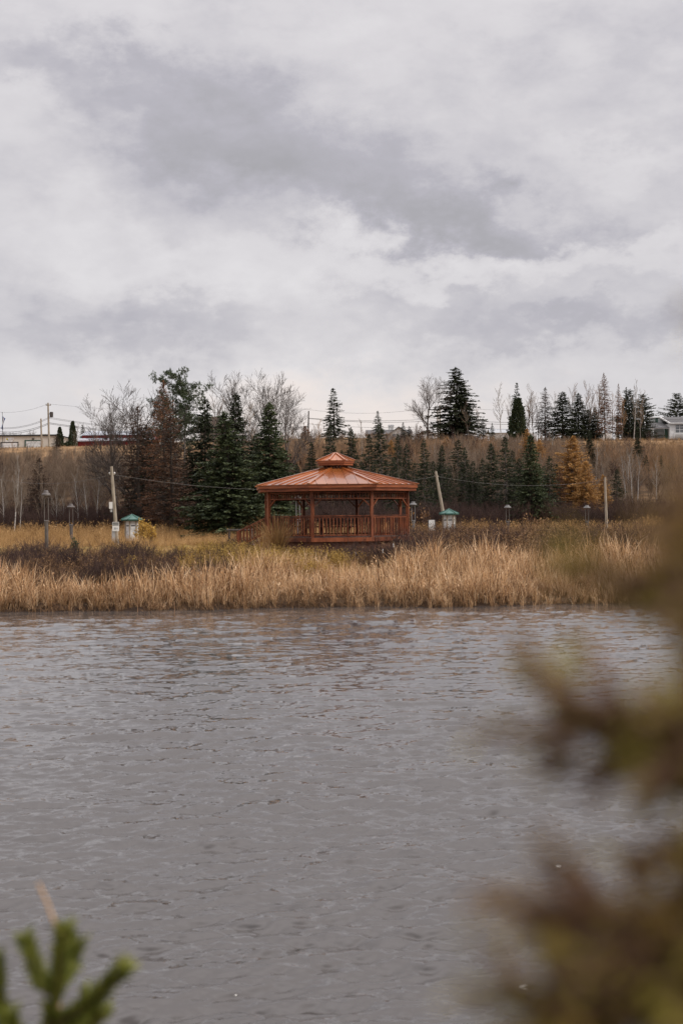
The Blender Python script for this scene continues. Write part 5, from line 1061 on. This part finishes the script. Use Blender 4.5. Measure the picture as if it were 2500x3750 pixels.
# driveway
pts = [at(2340, 1628, 222), at(2620, 1634, 222), at(2620, 1612, 237), at(2370, 1614, 237)]
V = []; Fc = []; n = 10
for j in range(n+1):
    for i_ in range(n+1):
        p = pts[0].lerp(pts[1], i_/n).lerp(pts[3].lerp(pts[2], i_/n), j/n); V.append((p.x, p.y, max(Tz(p.x, p.y)+.06, p.z-.02)))
for j in range(n):
    for i_ in range(n): k_ = j*(n+1)+i_; Fc.append((k_, k_+1, k_+n+2, k_+n+1))
me = bpy.data.meshes.new('driveway'); me.from_pydata(V, [], Fc); link('driveway', me, M_asph, kind='structure')
# oval sign, shrubs
p = at(2309, 1605, 205); z = Tz(p.x, 205); t_ = thing('roadside_sign', 'small white oval sign on a post left of the white house', 'sign', (p.x, 205, z)); h_ = p.z-z
MB().box(-.05, .05, -.04, .04, 0, h_-.2).build('post', M_white, t_); B = MB(); B.poly([(.24*math.cos(a_), -.05, h_+.12*math.sin(a_)) for a_ in np.linspace(0, 2*math.pi, 17)[:-1]]+[(.24*math.cos(a_), .05, h_+.12*math.sin(a_)) for a_ in np.linspace(0, 2*math.pi, 17)[:-1]], tuple(range(16)), tuple(reversed(range(16, 32))), *[(i_, 16+i_, 16+(i_+1) % 16, (i_+1) % 16) for i_ in range(16)]); B.build('plate', M_white, t_)
def shrub(px, pytop, d, hw, m, label, name='shrub', seed=0, n=900, size=.12, shape=1.):
    r = np.random.default_rng(seed+int(px)); p = at(px, pytop, d); z = Tz(p.x, d); H = p.z-z; R = hw/F*d
    u = r.normal(size=(n, 3)); u /= np.linalg.norm(u, axis=1, keepdims=True); rad = r.random(n)**.4; lump = 1+.25*np.sin(u[:, 0]*5+u[:, 2]*4)+.15*np.sin(u[:, 1]*9)
    P_ = u*rad[:, None]*lump[:, None]*[R, R, H*.52]+[0, 0, H*.5]; P_[:, 2] = np.clip(P_[:, 2], .02, None)
    root = thing(name, label, 'shrub', (p.x, d, z)); link('foliage', sprays_mesh('foliage', P_, u+r.normal(0, .6, (n, 3))+[0, 0, .4], r.uniform(.6, 1.3, n)*size, r.uniform(.25, .5, n)*size, r), m, root)
    S = [[0, 0, 0, *(P_[i_]), .02, .006] for i_ in range(0, n, max(1, n//40))]; link('stems', segs_mesh('stems', S, 3), M_twigd, root); return root
shrub(528, 1905, 90, 30, M_yleaf, 'yellow leaved bush on the right side of the left hut', n=650, size=.13)
shrub(555, 1922, 89, 22, M_yleaf, 'lower yellow leaved bush at the right of the larger one', n=380, size=.12)
shrub(2298, 1586, 212, 12, M_yleaf, 'round olive bush left of the red bush by the white house', n=300, size=.3); shrub(2318, 1588, 214, 9, M_redleaf, 'red leaved bush by the white house', n=220, size=.3)
shrub(1555, 1850, 104, 26, M_rustg, 'rusty bush between the gazebo and the leaning pole', n=200, size=.16); shrub(1500, 1855, 104, 16, M_larch, 'orange leaved bush behind the right end of the gazebo', n=60, size=.16)
shrub(1950, 1885, 104, 60, M_rustg, 'twiggy rust coloured bush beneath the largest right slope spruce', n=260, size=.15)
shrub(275, 1975, 62, 12, M_needle, 'small green seedling in the brush under the second lamp post', 'seedling', n=220, size=.09)
shrub(1120, 1560, 180, 14, M_rust, 'small rust brown bush on the ridge beside the dark pole', n=160, size=.25)
tree('thuja', 220, 1565, 200, 15, 'columnar arborvitae by the right end of the cream garage'); tree('thuja', 267, 1544, 200, 17, 'taller columnar arborvitae between garage and red barn'); tree('tspruce', 303, 1556, 290, 14, 'small dark spruce top behind the red barn roof')
shrub(250, 1620, 198, 12, M_thuja, 'low dark shrub between the two arborvitae', n=300, size=.25)
# roadside fence on the ridge
fr = thing('ridge_fence', 'low dark rail fence along the ridge below the thin dark pole', 'fence', at(1040, 1616, 190)); fr.location.z = at(1040, 1616, 190).z
wf = at(1215, 1616, 190).x-at(1040, 1616, 190).x
MB().box(0, wf, -.03, .03, .10, .18).build('rail', M_poled, fr); zf = fr.location.z-Tz(fr.location.x, 190)
pmf = MB().box(-.05, .05, -.05, .05, -max(.6, zf+.2), .2).mesh('fence_post')
for j in range(9): link('fence_post', pmf, M_poled, fr, loc=(wf*j/8, 0, 0))
# lattice by the house
q = at(2468, 1614, 226); lt = thing('lattice_fence', 'low dark lattice fence in front of the white house', 'fence', (q.x, 226, q.z-.1))
for j in range(10):
    MB().bar((j*.3, 0, 0), (j*.3+.5, 0, .5), .03, .05, up=(0, 1, 0)).build('slat', M_poled, lt); MB().bar((j*.3+.5, .03, 0), (j*.3, .03, .5), .03, .05, up=(0, 1, 0)).build('slat', M_poled, lt)
MB().box(0, 3.3, -.03, .06, .5, .56).build('top_rail', M_poled, lt)

# ------------------------------------------------------------------ near bank plants
def needled(branches, seed, nlen, nw, per, m, parent, stem_m=M_fgb, r_stem=.003, nname='needles', sname='branch'):
    """branches: list of point lists; needles all round them"""
    r = np.random.default_rng(seed); P_ = []; D_ = []
    for pts in branches:
        pts = [Vector(p) for p in pts]; MB().tube([p-parent.location for p in pts], r_stem*1.3, 6, r_stem*.6).build(sname, stem_m, parent, smooth=True)
        for a, b_ in zip(pts[:-1], pts[1:]):
            L_ = (b_-a).length; n_ = max(1, int(L_*per)); ax = np.array((b_-a).normalized())
            for _ in range(n_):
                f = r.random(); o = np.array(a.lerp(b_, f)-parent.location); s = np.cross(ax, r.normal(size=3)); s /= np.linalg.norm(s); P_.append(o); D_.append(ax*.9+s*r.uniform(.6, 1.1))
    n_ = len(P_); link(nname, sprays_mesh('needles', P_, D_, r.uniform(.7, 1.2, n_)*nlen, np.full(n_, nw), r), m, parent)
# spruce sapling lower left
dS = 1.75
sp_ = thing('spruce_sapling', 'blurred green spruce sapling in the lower left corner', 'sapling', (at(180, 3750, dS).x, dS, Tz(at(180, 3750, dS).x, dS)))
A_ = lambda px, py, dd=0: at(px, py, dS+dd)
base = sp_.location.copy()
needled([[base, A_(160, 3900), A_(190, 3700), A_(215, 3560), A_(235, 3400)], [A_(175, 3640), A_(130, 3540, .03), A_(95, 3440, .04)], [A_(190, 3760), A_(300, 3700, -.03), A_(385, 3620, -.04), A_(455, 3545, -.05)],
         [A_(100, 3900), A_(20, 3780, .02), A_(-10, 3640, .03), A_(-15, 3510, .04)], [A_(200, 3620), A_(255, 3540, .05), A_(280, 3450, .06)], [A_(190, 3800), A_(310, 3790, .04), A_(370, 3700, .04)],
         [A_(120, 3900), A_(60, 3800, -.04), A_(40, 3720, -.04)], [A_(180, 3850), A_(260, 3760, .02), A_(330, 3640, .02)]], 5, .022, .0018, 4200, M_fgg, sp_)
st_ = MB().tube([base+Vector((.02, .05, 0)), A_(215, 3600, .08), A_(205, 3390, .08), A_(175, 3310, .08), A_(142, 3235, .08)], .003, 6, .002).build('dry_grass_stem', M_reed); tag(st_, 'blurred straw coloured grass stem above the green sapling', 'grass stem')
# conifer on the right, very close to the lens
dR = .55
cn = thing('near_conifer', 'very blurred olive and brown conifer branches along the right edge', 'tree', (.30, dR, Tz(.3, dR)))
B_ = lambda px, py, dd=0: at(px, py, dR+dd)
tk = [Vector((.30, dR, Tz(.3, dR)-.05)), Vector((.31, dR+.02, 2.2)), Vector((.29, dR, 2.9)), Vector((.27, dR-.02, 3.6))]
MB().tube(tk, .02, 8, .010).build('trunk', M_fgb, cn, smooth=True)
rr = np.random.default_rng(77)
def twigset(pts, dd, nsub, ln, spreadpx):
    """a limb through these picture directions with side twigs"""
    main = [B_(x, y, dd) for x, y in pts]; out = [main]
    for _ in range(nsub):
        i_ = rr.integers(0, len(pts)-1); f = rr.random(); x = pts[i_][0]*(1-f)+pts[i_+1][0]*f; y = pts[i_][1]*(1-f)+pts[i_+1][1]*f
        ex, ey = x-abs(rr.normal(0, spreadpx)), y+rr.normal(0, spreadpx*.8); out.append([B_(x, y, dd), B_((x+ex)/2, (y+ey)/2+10, dd+rr.normal(0, .01)), B_(ex, ey, dd+rr.normal(0, .02))])
    return out
def limbs(rows, seed):
    for n_, (pts, dd, nsub, sp_px, per, m_) in enumerate(rows): needled(twigset(pts, dd, int(nsub*1.5), 0, sp_px*1.2), seed+n_, .014, .0013, per*(.34 if n_ < 9 else .30), m_, cn)
limbs([([(3300, 2500), (2700, 2600), (2350, 2650), (2060, 2620)], 0, 30, 190, 650, M_fgn),
       ([(3300, 2700), (2700, 2740), (2450, 2780), (2250, 2790)], .02, 22, 160, 420, M_fgr),
       ([(3300, 2600), (2800, 2700), (2620, 2740), (2480, 2730)], -.02, 22, 120, 850, M_fgn),
       ([(3300, 3000), (2700, 3080), (2500, 3120), (2320, 3150)], .02, 20, 130, 420, M_fgr),
       ([(3400, 3250), (2700, 3340), (2350, 3360), (2080, 3330)], -.02, 32, 160, 620, M_fgr),
       ([(3400, 3350), (2900, 3400), (2650, 3440), (2350, 3460)], -.03, 28, 160, 560, M_fgn),
       ([(3400, 3600), (2800, 3640), (2450, 3600), (2080, 3540)], -.03, 44, 180, 900, M_fgn),
       ([(3400, 3650), (2800, 3680), (2500, 3680), (2250, 3660)], 0, 40, 170, 950, M_fgr),
       ([(3400, 3800), (2800, 3760), (2450, 3740), (2060, 3740)], -.03, 46, 190, 1100, M_fgn),
       ([(3300, 1850), (2850, 1840), (2700, 1840), (2570, 1830)], -.10, 16, 110, 430, M_fgr),
       ([(3300, 1960), (2850, 1930), (2650, 1950), (2460, 1940)], -.10, 20, 120, 520, M_fgr),
       ([(3300, 2080), (2800, 2050), (2600, 2060), (2480, 2060)], -.10, 16, 110, 480, M_fgr),
       ([(3300, 2150), (2800, 2140), (2560, 2130), (2300, 2100), (2040, 2120)], -.12, 22, 90, 460, M_fgo),
       ([(3200, 2250), (2800, 2230), (2600, 2200), (2500, 2190)], -.10, 14, 90, 560, M_fgo),
       ([(3300, 2450), (2800, 2430), (2640, 2470), (2520, 2480)], -.10, 5, 100, 250, M_fgr),
       ([(3200, 1000), (2800, 1080), (2640, 1130), (2560, 1140)], -.12, 4, 80, 450, M_fgn)], 11)
